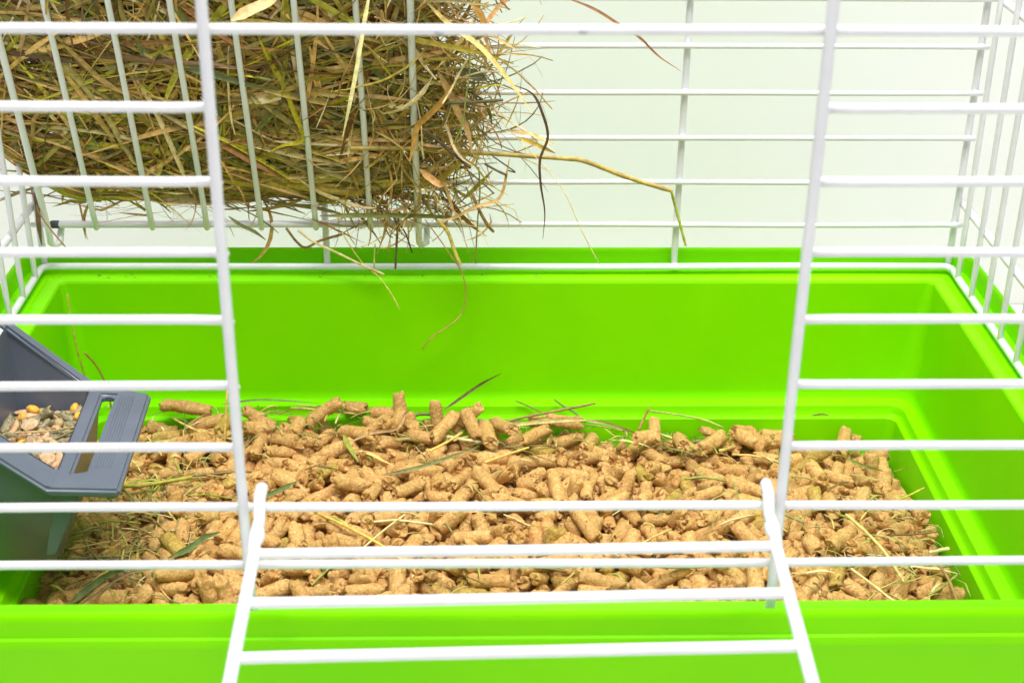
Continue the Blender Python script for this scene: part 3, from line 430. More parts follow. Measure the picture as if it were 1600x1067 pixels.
5,297,1365,-678,8,39,-82,9,-1163,794,-664,98,19,-8,11,488,1259,-665,-76,-6,35,15,168,1506,-698,93,22,-27,13,-825,1594,-665,73,-34,30,13,-946,1311,-648,-59,-37,6,
4,1363,878,-712,56,17,21,2,478,1739,-746,-56,4,3,5,-665,824,-697,-20,90,-28,10,-805,977,-702,-87,-17,34,1,841,1543,-731,-13,-5,-57,4,971,1628,-744,-42,-12,-49,
15,-536,1597,-679,55,-53,-51,2,44,1728,-722,7,33,93,13,854,798,-698,25,49,77,1,108,1103,-720,-56,-20,32,1,24,1187,-706,-98,-2,17,1,-1084,1300,-690,44,-69,-58,
10,-531,1477,-685,-57,57,-42,4,216,1478,-705,-42,85,-29,1,-1261,688,-659,49,28,36,6,276,1072,-680,62,-79,3,3,-647,1203,-687,61,18,15,0,-597,1123,-663,8,50,85,
12,-817,1331,-686,-58,8,80,4,-1166,1425,-718,-60,9,-12,2,-334,1711,-676,-20,-47,75,4,-1319,715,-673,25,16,-94,9,-154,1454,-681,82,-44,-33,13,1282,1431,-734,99,-12,2,
13,-964,1642,-688,25,-70,-66,12,-241,1742,-690,73,5,-5,8,578,694,-681,27,-19,1,9,1159,1052,-678,76,-44,-42,1,-868,1335,-663,28,-82,-46,6,1180,1497,-707,47,-88,6,
12,1285,1742,-751,-1,-98,-18,14,-1143,944,-712,26,23,65,11,-1016,1090,-648,39,-74,-44,2,-35,602,-637,6,-33,50,10,-279,597,-616,-24,-57,-79,3,1032,739,-697,-37,-73,49,
5,748,943,-686,0,32,-94,11,926,903,-687,-97,-25,0,2,218,1200,-722,76,47,25,14,-583,1361,-691,-37,70,-53,10,-405,1304,-683,-99,14,1,10,1317,1359,-722,-12,55,-81,
7,-751,1492,-696,19,55,76,0,-605,1486,-689,95,-8,-1,3,287,1699,-728,1,-20,-95,0,-60,705,-667,-7,44,61,5,-763,926,-718,29,-39,-74,3,985,858,-688,-55,12,-13,
13,-1073,1007,-713,-47,39,-46,1,37,1135,-718,-9,-57,80,2,-899,1181,-705,7,-65,-75,10,-46,1396,-703,8,80,60,2,-660,1492,-689,32,-28,-62,6,419,1530,-704,41,41,49,
10,83,928,-702,-6,-1,-53,2,-443,1078,-701,25,-3,-9,7,-75,1112,-693,12,-3,92,11,-115,1187,-710,90,34,8,1,494,1243,-710,-38,-48,60,2,490,1153,-696,-43,39,-75,
1,-296,1375,-684,47,8,4,9,-48,1352,-686,0,48,-57,1,670,1473,-701,-94,-23,12,9,-1193,1646,-685,-82,7,-1,13,358,1744,-721,-12,-69,-11,3,905,1198,-678,35,-15,-73,
15,666,1271,-675,46,12,-34,11,-707,1504,-678,93,10,-24,0,803,1613,-734,20,-80,-10,9,1057,1633,-759,2,31,8,1,904,745,-681,4,-93,28,15,694,1106,-695,99,12,7,
13,533,1229,-703,-13,-42,68,10,-157,1393,-695,17,-79,-57,12,393,1624,-722,-65,69,-29,11,492,1712,-711,-61,8,-67,10,696,1713,-727,26,-65,-63,0,377,951,-670,54,36,-21,
9,576,851,-699,71,-62,-25,4,1185,1084,-691,-10,-26,81,15,-1037,1360,-674,-1,0,-89,4,1015,1429,-720,-68,-6,14,10,1135,731,-662,-75,-57,21,0,-574,1590,-665,-39,86,18,
9,-972,943,-672,89,20,-40,3,-576,894,-655,-51,-9,-44,13,-659,1169,-660,-26,2,22,11,1046,1327,-696,-8,17,77,12,-747,948,-661,-23,39,35,11,1054,1483,-737,8,-91,41,
1,-815,1100,-658,4,-50,21,14,-117,714,-645,-47,-45,14,12,1362,1671,-750,-7,38,-79,3,1215,740,-705,-19,36,-83,15,-1047,955,-715,5,-78,-62,0,20,1081,-714,66,71,16,
3,803,1530,-723,-9,7,82,11,1298,1549,-758,-41,64,-61,5,-909,748,-688,-71,-39,50,12,-1031,920,-704,66,-30,61,14,-503,954,-717,76,56,22,0,-719,991,-686,19,56,80,
9,-290,1014,-692,-99,-11,12,1,956,1239,-703,-77,-37,28,1,-844,1283,-701,0,34,-94,7,-753,1370,-696,48,28,43,2,1101,1317,-695,89,23,34,15,1230,1444,-724,58,-33,62,
3,56,1408,-706,-6,24,-95,2,1392,1507,-739,6,-99,-15,1,-864,764,-693,-51,62,-19,4,-67,824,-685,-30,-13,48,14,1054,746,-661,46,-34,39,9,-377,1253,-674,-19,20,96,
12,-785,1390,-688,-42,86,12,2,-693,720,-695,48,6,39,9,-407,1211,-672,18,-44,74,13,363,1245,-695,-30,-79,45,4,1160,1248,-675,11,-36,-88,14,803,1377,-708,57,77,24,
2,889,1489,-721,9,-99,11,15,-949,1725,-654,-47,48,50,1,-421,812,-699,11,27,82,10,279,883,-683,32,26,-16,1,-981,1265,-680,-17,-83,-1,10,438,1178,-715,-63,-29,27,
12,-32,800,-648,62,75,13,10,-1103,929,-708,-2,4,-73,10,-1217,1120,-692,-42,67,-53,2,142,1355,-711,-39,88,-23,13,-97,1606,-688,9,-90,40,9,1,1593,-711,27,7,14,
1,315,960,-691,-25,-14,19,9,934,950,-682,-100,-1,1,11,575,1062,-686,19,86,-30,9,778,637,-655,20,-35,80,13,839,1423,-711,24,22,47,9,60,1575,-663,13,-12,-98,
15,560,1741,-759,-66,4,7,4,46,613,-614,-88,-15,13,14,-987,642,-618,65,-69,18,12,-1273,497,-687,-32,-6,10,10,-1192,495,-682,12,79,59,8,-936,688,-701,-1,-36,-93,
1,-778,468,-701,52,35,44,0,-694,420,-709,70,3,-3,10,-391,530,-705,11,66,73,4,-179,461,-704,42,36,60,0,22,471,-699,25,5,19,0,216,480,-707,-1,3,8,
4,515,512,-723,99,13,-1,13,620,513,-728,-59,1,-3,2,808,449,-710,-4,-2,46,1,1050,500,-694,-3,34,94,12,1143,514,-694,-59,-75,27,0,1309,585,-701,82,-57,2,
12,-1261,690,-697,14,95,27,3,-1185,674,-679,89,-29,-22,3,-721,605,-703,-58,19,-24,6,-463,595,-703,-40,41,-55,10,-330,613,-695,57,74,29,12,-106,609,-689,-77,54,-16,
15,199,611,-705,3,-27,-94,14,314,627,-718,62,-49,-41,9,434,650,-717,-20,-79,54,10,600,617,-722,2,100,4,0,920,604,-706,53,23,36,4,982,667,-701,-6,46,-87,
0,1175,679,-702,83,-21,-14,0,1346,628,-706,95,-23,-4,9,-1092,780,-704,84,-41,-13,1,-809,823,-720,74,-26,-18,2,-727,847,-721,-35,-3,5,3,-528,826,-709,8,-34,-93,
15,-466,780,-705,46,34,50,3,-295,800,-689,-16,23,-80,3,21,825,-688,-6,-55,82,0,459,749,-710,-71,63,-18,6,726,742,-705,34,-12,-39,12,870,726,-703,58,-24,-33,
2,1365,748,-716,-32,2,3,10,-1110,860,-708,-82,-2,4,1,-853,922,-724,30,-95,0,1,-693,928,-722,50,80,27,14,-374,893,-706,20,-16,-47,3,-323,933,-699,-70,-45,31,
1,3,918,-697,46,-31,-40,15,247,887,-707,-20,22,-79,9,1191,922,-697,-79,-8,11,1,-1018,729,-688,46,-27,-5,14,-1162,1331,-715,100,4,-2,1,-987,1013,-714,-70,42,-25,
4,-708,1061,-715,70,-65,-24,2,-585,998,-715,3,-2,-12,15,-385,971,-706,-3,-31,95,15,-318,1058,-703,38,42,63,0,150,1033,-716,-6,-25,95,13,466,1020,-713,-2,56,-82,
9,592,1096,-702,-87,38,-17,12,723,1074,-693,54,13,21,3,895,1123,-690,-36,-1,3,5,1028,1078,-689,-32,89,-32,3,1122,1088,-695,22,25,63,10,-1001,1198,-704,-98,-21,1,
0,-833,1235,-703,33,-4,-6,2,-717,1167,-704,42,39,62,9,-589,1130,-703,5,100,6,5,-442,1201,-690,4,3,-53,14,-210,1165,-707,-15,31,-84,0,97,1196,-721,-1,-31,-95,
11,332,1227,-724,3,-2,8,0,587,1215,-705,81,-32,-16,3,736,1234,-700,-79,20,-16,4,910,1258,-704,26,15,37,0,1037,1236,-708,22,94,24,4,1187,1269,-716,15,-27,-74,
12,1363,1313,-720,9,30,86,3,-1030,1369,-712,53,16,22,11,-965,1309,-711,52,61,42,9,-858,1399,-706,12,-82,-56,15,-713,1332,-696,47,88,2,5,48,1346,-709,19,-92,-34,
13,625,1334,-704,-56,4,-5,13,730,1352,-704,-75,-58,19,9,912,1355,-708,-29,19,-50,12,1042,1375,-708,65,20,-70,9,-1060,1453,-719,28,-96,0,6,-895,1481,-707,-52,-82,21,
0,-107,1529,-702,-2,3,-19,1,39,1561,-710,-15,93,-35,12,142,1451,-707,20,-47,-79,10,336,1492,-702,-2,2,99,14,490,1567,-718,-11,-1,-21,2,938,1590,-754,-54,9,-19,
0,1061,1591,-763,42,4,2,2,1225,1521,-747,-7,12,73,0,-739,1607,-680,32,42,76,5,-609,1548,-684,38,-8,-23,0,-272,1679,-685,63,-76,-12,9,54,1683,-720,13,95,27,
4,164,1643,-720,17,26,68,0,600,1692,-750,8,35,89,12,693,1706,-768,-8,-12,-97,11,1160,1716,-797,37,-76,-46,11,1326,1662,-783,52,-81,-17,6,-1326,531,-689,68,40,32,
2,-1183,451,-661,38,45,81,2,-988,466,-686,-3,1,-100,9,-803,500,-678,-39,15,84,3,-536,453,-695,57,-26,-2,10,-534,497,-712,-26,-92,26,1,-247,512,-702,-99,4,-2,
10,-74,480,-699,2,-4,78,1,-3,420,-700,-45,-1,-1,2,132,456,-701,19,-14,-59,7,455,447,-717,55,-10,-16,11,609,470,-725,60,-24,-25,3,714,421,-702,99,0,-11,
7,812,483,-672,77,-59,-7,7,1034,575,-676,-47,16,0,5,1220,491,-689,-2,5,92,6,1340,480,-690,-7,55,-83,10,-1351,571,-675,-58,-29,62,5,-1199,614,-687,-93,23,-9,
1,-1001,640,-693,-96,0,3,11,-807,551,-701,26,93,25,13,-664,663,-711,-90,31,-11,5,-594,600,-673,25,11,46,11,-390,691,-698,53,-63,-45,10,-72,545,-671,8,93,20,
11,-57,590,-693,-13,31,-82,4,374,632,-715,-17,-23,71,10,444,555,-721,8,43,89,4,592,579,-705,-2,98,-6,1,776,626,-714,-2,-4,98,7,1111,661,-700,-48,67,-47,
10,1231,615,-701,-2,-78,62,15,1309,709,-714,-95,13,-1,2,-1311,747,-700,-6,-29,95,4,-1193,770,-700,-58,57,-44,5,-516,773,-684,69,-43,-46,8,401,793,-706,-45,38,-48,
10,844,682,-691,-17,54,82,1,1070,759,-698,46,83,29,10,-1013,830,-713,54,-9,-16,13,-66,947,-703,75,22,13,9,828,872,-687,57,-58,-45,0,-1151,1035,-700,38,-86,-31,
4,-772,1053,-717,-25,-50,70,13,-526,1033,-714,-1,-4,94,9,-124,1081,-706,67,-74,-1,0,868,994,-682,90,32,11,14,1228,1015,-693,-23,-24,-32,9,-927,1373,-709,56,56,40,
15,-571,1230,-693,-15,26,-72,12,-262,1250,-694,-100,-3,3,15,-177,1240,-701,-1,-2,-96,2,286,1186,-723,-16,-27,80,11,677,1206,-705,-19,-56,78,0,1134,1270,-704,-15,35,-52,
15,1242,1186,-712,5,63,77,14,-1109,1014,-712,-44,43,-51,2,-430,1429,-684,10,-82,-56,13,262,1387,-712,-43,85,-24,13,394,1373,-708,6,-1,-14,11,1159,1429,-732,-32,-11,48,
0,-574,1431,-686,-24,16,-62,10,212,1576,-712,67,-74,4,11,681,1555,-723,2,-90,43,10,1010,1579,-757,-54,32,-57,2,1201,1605,-768,8,-58,-79,9,-1223,1610,-695,-13,-99,3,
14,-884,1578,-702,-4,89,46,0,164,1729,-728,66,69,19,0,260,1732,-715,47,16,-83,9,410,1722,-738,36,-42,-55,1,635,1739,-765,-81,4,5,10,775,1740,-783,90,3,-5,
6,1207,1693,-786,-55,-29,46,5,1256,1697,-785,-81,-51,19,4,-1238,455,-665,6,-30,83,10,-1108,554,-677,24,76,53,3,-1014,421,-674,-8,-81,-57,1,-875,420,-679,-19,-66,-70,
11,-691,457,-712,3,4,0,6,-683,529,-675,-27,-11,-95,5,-328,503,-706,13,-7,-80,5,68,494,-698,59,-35,-40,3,151,444,-660,-38,2,-87,3,490,461,-679,52,64,41,
1,621,421,-718,-36,-1,0,13,799,537,-719,57,-60,-40,14,979,517,-707,27,96,2,2,1015,421,-666,-2,-75,-1,5,1150,507,-654,-2,55,-83,6,1316,529,-695,-2,25,-97,
9,-1303,643,-693,2,-7,-78,8,-1100,635,-688,15,-13,-49,2,-957,602,-672,-19,79,57,4,-820,653,-678,-66,55,-51,3,-621,623,-697,81,49,23,1,-395,593,-700,-41,-87,23,
10,-90,672,-682,-17,-90,39,1,54,588,-673,-44,-52,-45,12,213,693,-701,1,-27,-95,6,266,626,-707,50,-79,-30,1,504,618,-721,-16,-58,76,11,571,490,-714,-41,79,39,
3,691,590,-680,-66,51,-34,10,946,547,-703,13,5,42,2,1379,688,-714,19,-80,-54,4,-932,811,-675,-29,-12,53,13,-713,762,-719,7,96,26,4,132,718,-692,32,-95,-2,
0,350,784,-686,-36,8,-92,12,375,719,-711,29,-19,-60,1,657,679,-696,60,72,-36,15,943,822,-693,-31,52,-65,2,1247,703,-707,47,-82,-27,11,1391,839,-721,4,-1,92,
7,-994,1042,-672,-4,-95,-28,3,-909,915,-695,63,-65,5,0,-734,886,-708,41,-65,63,0,-360,941,-678,-29,69,65,15,-264,876,-695,-22,18,-70,0,244,987,-713,-49,34,-52,
11,363,957,-713,79,51,16,5,417,917,-706,-2,0,76,2,1045,881,-688,-3,-33,93,9,1193,868,-699,22,-72,-62,10,-1042,1021,-706,0,6,-60,4,-823,1058,-710,-39,-69,54,
0,-13,1078,-674,5,-94,13,11,177,1107,-716,-46,44,-17,11,483,1094,-714,52,-81,-22,14,622,1134,-708,-96,-6,-2,6,1246,1058,-700,-30,16,-47,12,-973,1183,-676,80,20,18,
1,-708,1271,-694,-26,7,-29,12,-376,1149,-697,-61,-79,-4,0,387,1135,-719,34,89,29,1,982,1193,-700,-54,-26,43,11,1110,1178,-707,-93,36,-3,0,-1005,1437,-717,-2,0,29,
13,-478,1268,-689,1,3,-97,3,-377,1395,-683,-8,30,-93,9,-113,1353,-699,81,-48,-20,12,666,1297,-703,1,-1,27,1,815,1329,-703,30,-95,-2,10,967,1332,-695,67,69,-25,
5,1121,1347,-720,37,89,25,11,-1190,1480,-724,-29,-76,54,4,-221,1550,-696,-7,59,-80,9,-35,1476,-704,-76,32,-21,12,265,1574,-713,47,83,22,13,342,1429,-706,-11,-32,89,
0,1138,1572,-760,-41,-37,71,2,1362,1594,-763,18,-14,-25,11,-936,1607,-695,22,43,83,12,-220,1590,-697,-8,59,-80,13,-26,1621,-703,79,-2,19,3,209,1705,-727,-26,20,-69,
13,945,1706,-794,41,80,34,6,989,1692,-766,9,2,78,1,1297,1689,-783,-49,71,-45,13,-1272,531,-677,25,-75,61,0,-1117,422,-674,-50,-47,-53,11,-915,433,-695,12,-24,-87,
6,-856,507,-688,-12,-18,67,4,-686,496,-706,-7,-94,-34,4,-611,477,-711,-78,-63,0,10,-370,475,-685,-10,90,10,15,-62,488,-663,77,63,6,10,11,536,-672,-70,70,-10,
0,96,555,-697,16,-10,-66,3,277,453,-709,-51,-60,49,2,734,524,-718,-57,15,-25,15,976,432,-698,-24,15,-60,15,1045,461,-695,0,94,-34,3,1442,535,-701,39,46,54,
1,-1278,620,-662,-40,-88,-22,2,-1058,595,-645,-79,-35,45,8,-961,526,-687,55,-13,-22,13,-580,555,-670,15,-21,50,6,-352,580,-669,8,-11,-53,4,-244,600,-692,-63,-77,-5,
11,68,683,-681,58,34,-71,1,653,559,-722,-13,98,-12,10,757,562,-663,-3,-35,-86,7,882,563,-684,-22,-8,95,1,1161,647,-679,-68,64,28,3,-795,782,-687,20,29,86,
12,-399,852,-689,67,-6,74,7,-330,676,-663,-98,-5,2,14,1001,721,-705,-39,-72,49,13,-941,968,-704,8,-35,13,1,-890,953,-680,44,-78,33,1,-472,945,-708,80,59,3,
0,-15,998,-698,92,13,-14,11,316,924,-711,-93,-25,9,1,645,840,-698,32,7,35,1,-748,1088,-698,-59,-68,40,0,-663,959,-711,-15,67,16,14,365,1107,-714,24,-44,3,
1,511,1058,-690,54,-80,6,11,814,1130,-695,93,12,4,0,1086,1079,-672,-33,82,-23,8,-1006,1087,-708,82,-4,-7,6,-458,1121,-698,30,-4,-8,11,449,1127,-719,85,52,2,
10,700,1149,-697,2,28,-96,4,1058,1169,-700,18,61,73,12,-1005,1293,-692,46,31,-54,2,-888,1327,-704,-36,87,-32,14,-673,1424,-699,-17,77,-60,9,-225,1425,-692,-82,8,-2,
2,-148,1287,-699,-8,-95,29,13,170,1306,-689,-36,-7,-36,1,238,1320,-715,-41,-87,23,14,453,1294,-716,-55,-7,5,11,1195,1425,-720,37,-5,-72,9,-237,1507,-680,4,60,-74,
11,-44,1434,-698,47,-52,45,11,26,1471,-701,-53,-48,-51,14,608,1554,-720,-68,-2,10,1,880,1556,-739,52,82,11,14,-574,1652,-674,7,5,-50,6,117,1686,-723,71,70,-4,
12,654,1641,-745,82,42,3,0,1120,1667,-785,-50,-34,59,2,1441,1713,-778,70,72,-1,6,-1301,420,-666,-45,-19,-10,12,-1064,461,-670,-39,84,34,0,-1006,505,-670,-30,28,91,
9,-746,441,-699,22,-16,-80,1,-454,464,-702,38,-11,26,9,-236,469,-703,-25,-7,-3,4,-144,440,-680,-31,-86,-39,1,-32,472,-682,-73,58,-37,0,368,549,-677,73,54,25,
0,540,438,-685,51,70,39,1,644,465,-692,66,68,-33,1,940,481,-677,-11,-52,28,10,1009,469,-661,74,-33,12,5,1405,452,-669,4,-15,33,6,-1083,622,-627,8,30,43,
3,-904,577,-692,69,-60,-24,15,-702,581,-666,28,3,66,13,-545,560,-711,2,-28,-96,4,-448,602,-664,-75,40,-13,2,-195,686,-684,10,-79,-60,10,-160,559,-694,20,-52,-80,
14,-40,637,-684,-39,-55,-43,2,142,599,-641,1,-37,74,1,340,623,-695,64,73,18,4,592,639,-688,-21,-79,57,12,1065,610,-671,23,82,28,3,1132,599,-679,-63,-75,-13,
9,1443,620,-710,27,35,62,1,-1067,796,-677,-17,-29,-73,14,-1244,778,-707,43,-85,-26,1,-995,790,-685,55,-32,-68,2,-739,737,-694,-37,-31,21,15,41,710,-674,37,66,-55,
1,494,792,-706,-25,26,-59,9,-991,859,-691,23,-87,36,9,-817,901,-709,-16,73,-50,15,-420,937,-697,-53,48,48,3,-159,868,-688,-56,57,-47,13,36,943,-686,-68,16,71,
3,148,931,-705,-32,-87,35,11,751,893,-677,12,68,32,10,-781,1149,-690,67,49,14,3,-851,1034,-670,-76,57,5,1,-583,1064,-700,64,47,52,2,67,1022,-712,-27,20,-68,
14,843,1144,-667,-2,-7,-100,1,1105,1006,-689,8,-94,32,3,333,1186,-692,-56,57,-38,3,831,1201,-697,-16,-21,85,4,-634,1292,-681,-58,74,-30,11,-187,1424,-658,80,13,-8,
0,326,1393,-704,90,-35,-12,13,701,1363,-703,48,34,50,11,1075,1342,-710,22,-56,35,3,-497,1502,-661,-46,59,-65,2,-12,1504,-684,62,72,-23,9,1157,1529,-728,18,34,-61,
1,1330,1536,-745,-63,-18,41,12,-1009,1683,-664,94,20,-15,9,-907,1649,-663,-30,-55,-48,13,-494,1723,-666,61,-67,-33,5,-417,1660,-672,-52,22,-23,11,-100,1646,-709,-4,3,-64,
1,836,1666,-756,-4,-20,79,4,1393,1668,-775,-3,-7,-74,3,-1321,451,-648,44,-17,10,4,-1091,460,-630,-14,-5,-82,15,-979,459,-649,-46,40,-48,1,-764,445,-662,-51,-45,37,
1,-580,482,-673,58,32,43,2,-412,429,-700,14,63,-74,5,-270,484,-668,-12,68,-68,6,-144,422,-640,44,19,-11,10,203,450,-665,-28,-16,53,13,375,423,-717,-4,-54,83,
3,410,547,-680,38,19,56,4,559,541,-683,-14,-21,-97,5,718,511,-684,-62,-7,-18,12,1047,539,-661,-8,-62,38,1,1232,564,-680,-62,13,25,9,1307,435,-676,98,15,13,
3,-1198,604,-647,11,4,-92,1,-923,466,-655,53,-77,-35,9,-216,566,-660,-25,6,-92,7,-143,535,-652,-2,33,-90,12,12,639,-690,40,70,53,1,105,593,-658,-32,-35,71,
1,303,589,-695,26,-8,78,5,420,638,-677,29,-96,-3,0,708,685,-679,95,20,16,10,857,639,-696,10,-28,95,15,975,631,-683,-84,-28,-1,2,1216,658,-658,-67,56,-34,
11,-1030,805,-673,-3,-14,-70,1,-716,712,-656,25,80,54,2,-551,722,-687,-26,-17,-36,1,43,787,-656,-43,-66,38,10,1108,815,-696,-67,69,-18,11,-1066,914,-707,0,-68,-1,
2,-972,889,-671,-17,-10,-32,11,-686,951,-663,-20,65,71,1,225,916,-651,-26,20,79,9,1200,989,-696,17,80,58,12,-974,1105,-679,0,30,93,11,-604,1013,-679,25,-22,-68,
14,-485,992,-683,71,-56,-11,15,294,985,-716,-12,99,-5,15,449,1086,-694,-13,93,19,14,-1062,1110,-669,-27,-11,92,1,-915,1260,-704,36,87,30,10,-251,1211,-694,86,4,-1,
0,204,1234,-676,-48,76,-43,10,851,1285,-699,32,1,12,15,-1059,1398,-705,79,50,-24,10,-667,1318,-675,54,56,27,0,-292,1285,-681,61,-10,4,11,1233,1306,-711,9,-51,56,
15,-488,1564,-670,-28,-50,-44,14,-434,1515,-692,-22,80,-54,13,778,1496,-717,82,-56,2,1,1105,1534,-749,-71,44,-40,15,-815,1683,-668,8,-9,61,10,-360,1684,-634,7,-24,-91,
1,750,1694,-744,19,-92,7,9,1166,1677,-751,-4,97,17,2,-1303,496,-634,-14,-42,-24,5,-1217,526,-646,17,63,70,13,-945,504,-644,-43,31,-71,15,-793,570,-670,90,-5,-29,
10,-625,479,-658,-33,0,-68,3,-551,454,-653,-36,-55,40,4,-466,494,-664,53,-59,-44,4,-232,451,-651,-34,-86,3,9,-123,512,-681,89,-36,24,12,62,548,-660,94,9,-32,
11,241,417,-648,-36,22,90,6,307,518,-691,-17,-12,96,2,416,465,-672,77,40,38,11,561,435,-716,-47,78,-27,6,703,471,-665,-81,14,3,0,873,479,-707,61,-74,-20,
4,1020,508,-653,-85,9,-23,3,1174,439,-668,92,8,-3,14,1278,414,-652,-87,-4,-6,0,-1340,665,-682,-19,-67,7,2,-988,570,-654,-93,24,-4,0,-753,602,-625,-23,-42,70,
9,-754,601,-669,-17,-12,-11,1,-298,628,-668,-8,61,5,4,-127,603,-654,-4,84,-54,4,199,579,-644,-6,-68,-59,1,339,558,-649,92,9,38,9,491,594,-688,31,6,69,
3,572,587,-671,38,88,-27,10,753,660,-681,3,-75,-62,13,861,622,-665,-46,-56,24,9,1174,588,-679,40,-1,79,7,1430,529,-635,-52,36,-68,13,-940,655,-682,-42,-75,-48,
15,-555,769,-686,4,-45,-31,10,-318,721,-679,93,10,19,6,-1130,518,-681,58,-20,-25,11,-775,945,-686,50,47,48,14,-633,980,-697,54,-18,71,12,-542,963,-673,60,8,33,
11,1201,949,-670,-31,0,-80,14,-1042,1265,-703,-61,38,60,15,-839,1154,-670,85,-38,-4,12,-682,1223,-664,-17,79,56,0,100,1157,-707,5,71,-24,15,-938,1330,-673,-25,93,-5,
15,320,1328,-715,6,-2,12,11,767,1356,-704,48,38,50,13,787,1744,-748,5,-58,82,2,-1177,559,-634,1,-95,23,10,-1035,513,-641,-67,47,-42,15,-766,521,-664,-1,67,26,
14,-638,429,-685,40,-63,-65,4,-548,420,-622,-8,70,70,2,-384,536,-650,49,-3,-49,5,94,513,-642,-79,57,22,2,294,488,-666,-63,38,-20,0,376,471,-662,76,27,47,
1,603,420,-658,11,-71,11,6,739,421,-661,-7,-30,-95,0,889,465,-670,-23,4,-97,0,967,460,-647,-67,-54,-11,1,1170,543,-626,62,3,10,9,1314,505,-662,1,-5,-100,
9,-1103,671,-652,-52,69,-48,10,-972,614,-634,17,-57,-52,14,-958,708,-663,-2,78,31,0,-673,627,-664,-81,9,-8,10,-526,629,-664,85,44,29,1,-238,632,-649,-32,27,7,
9,246,666,-686,-2,67,-58,12,287,650,-669,33,-87,-34,12,500,650,-683,52,56,-17,0,528,629,-650,-48,73,-44,13,840,518,-668,-34,-75,-47,14,1020,655,-663,59,28,-55,
7,1232,596,-624,-78,-10,3,1,1338,651,-670,15,-70,70,14,-1154,810,-702,-72,-66,-20,9,-856,818,-659,45,71,-51,0,205,778,-697,-28,-9,37,14,428,834,-711,42,50,59,
1,171,942,-671,16,56,55,15,344,863,-696,69,-61,-39,9,-681,1093,-673,29,50,68,14,885,1087,-684,-65,-33,-63,2,-1224,1194,-693,46,-83,-26,10,19,1334,-660,26,-11,71,
15,22,1516,-676,61,-66,2,14,745,1574,-738,45,-2,-9,3,1030,1519,-739,7,-95,30,9,-951,1668,-652,68,70,-21,15,362,1678,-731,11,36,84,14,828,1639,-729,40,91,10,
15,1133,1619,-768,-12,93,-31,4,-1245,514,-613,1,7,-60,0,-1138,468,-635,57,41,-68,0,-1090,537,-626,80,-16,15,1,-786,471,-631,69,28,45,9,-672,440,-673,90,43,-8,
3,-519,507,-670,78,-57,17,1,-411,490,-665,-28,-32,75,4,-309,421,-656,-8,2,100,14,-68,418,-683,-79,-24,-24,0,49,434,-666,26,-47,84,3,175,538,-663,-94,-7,0,
4,279,433,-661,-68,-9,-26,2,453,447,-665,18,-29,56,10,551,500,-672,-20,71,67,8,717,452,-630,71,5,-4,1,915,423,-689,2,98,8,3,1008,491,-610,31,38,55,
15,1193,476,-637,-69,-55,-44,2,1311,551,-659,-2,21,98,2,-1354,604,-647,-35,1,-71,11,-838,587,-643,30,-8,93,5,-694,555,-634,95,8,-27,5,-407,625,-648,21,80,45,
0,4,617,-657,28,-14,-36,9,282,573,-661,-35,55,72,2,616,600,-648,-5,-1,-29,0,924,589,-666,-8,-31,93,13,993,555,-636,-10,-4,29,9,1349,587,-684,-86,36,36,
14,-21,973,-668,-81,48,32,14,545,935,-701,-95,31,8,15,-989,981,-677,35,51,-76,14,-564,1190,-659,7,-85,-21,9,-1104,1361,-712,-51,61,-50,14,-1149,1370,-719,-11,1,22,
13,-374,1298,-645,-17,-7,-66,14,-849,1429,-645,-47,4,-73,12,1142,1600,-728,-24,3,25,11,211,1618,-680,-5,-3,-51,13,1137,1648,-740,-56,-4,-11,3,-1317,420,-620,97,-3,18,
11,-1141,514,-635,-26,-93,-10,9,-996,421,-621,80,-9,12,3,-846,456,-653,-80,51,-11,3,-709,453,-647,-31,11,72,3,-557,458,-607,1,-11,0,13,-434,438,-660,-24,-54,49,
15,-240,418,-619,-91,9,27,10,-71,501,-628,52,-36,-25,10,66,468,-645,21,73,51,4,170,518,-628,-84,-12,1,6,292,461,-630,-9,69,69,6,440,529,-652,-89,6,21,
15,592,466,-688,71,-2,-9,5,745,499,-630,87,-19,9,10,891,526,-641,-6,-61,29,1,953,592,-619,-96,23,-16,0,1180,511,-602,96,3,-1,0,1383,485,-652,10,-31,-84,
14,-1352,485,-647,51,-47,56,0,-1129,621,-645,-32,-69,-10,6,-889,583,-635,-54,41,-35,14,-745,563,-662,20,-59,77,12,-768,646,-667,50,-12,-3,1,-621,621,-647,-21,20,-79,
10,241,627,-646,-31,-38,83,10,328,641,-646,18,20,4,0,494,566,-644,38,-64,10,11,575,663,-660,80,-11,-1,4,858,566,-651,-26,78,56,10,1402,593,-698,40,-54,-44,
5,-1016,631,-633,-57,-18,68,0,-655,776,-655,63,-22,6,11,-869,908,-644,-58,-34,-14,14,-889,1210,-684,92,3,7,15,1395,1268,-706,-26,-69,-22,15,-1131,1472,-662,21,-96,2,
11,-1316,601,-646,-73,21,62,3,-1173,534,-600,-7,28,-91,6,-934,531,-615,-71,1,-11,0,-887,457,-630,-73,-60,-24,4,-650,490,-629,-80,-56,13,7,-572,424,-585,99,-1,11,
9,-396,501,-629,-15,12,-31,4,-294,514,-649,-3,-43,-83,6,-116,464,-632,-94,22,0,13,-15,528,-647,-6,18,-73,9,192,481,-630,-12,96,24,5,247,517,-623,67,69,-27,
15,456,563,-639,-31,38,66,15,574,453,-652,80,57,15,8,722,571,-628,-19,98,-8,6,850,521,-621,44,-28,-66,1,1102,535,-640,-41,39,67,10,1156,420,-628,-89,4,7,
2,1311,471,-636,28,-65,-70,13,-796,633,-639,-51,-70,39,5,-698,649,-626,7,38,85,2,-432,564,-606,-54,-7,49,0,-350,544,-626,-27,25,-63,11,393,583,-641,-11,9,-46,
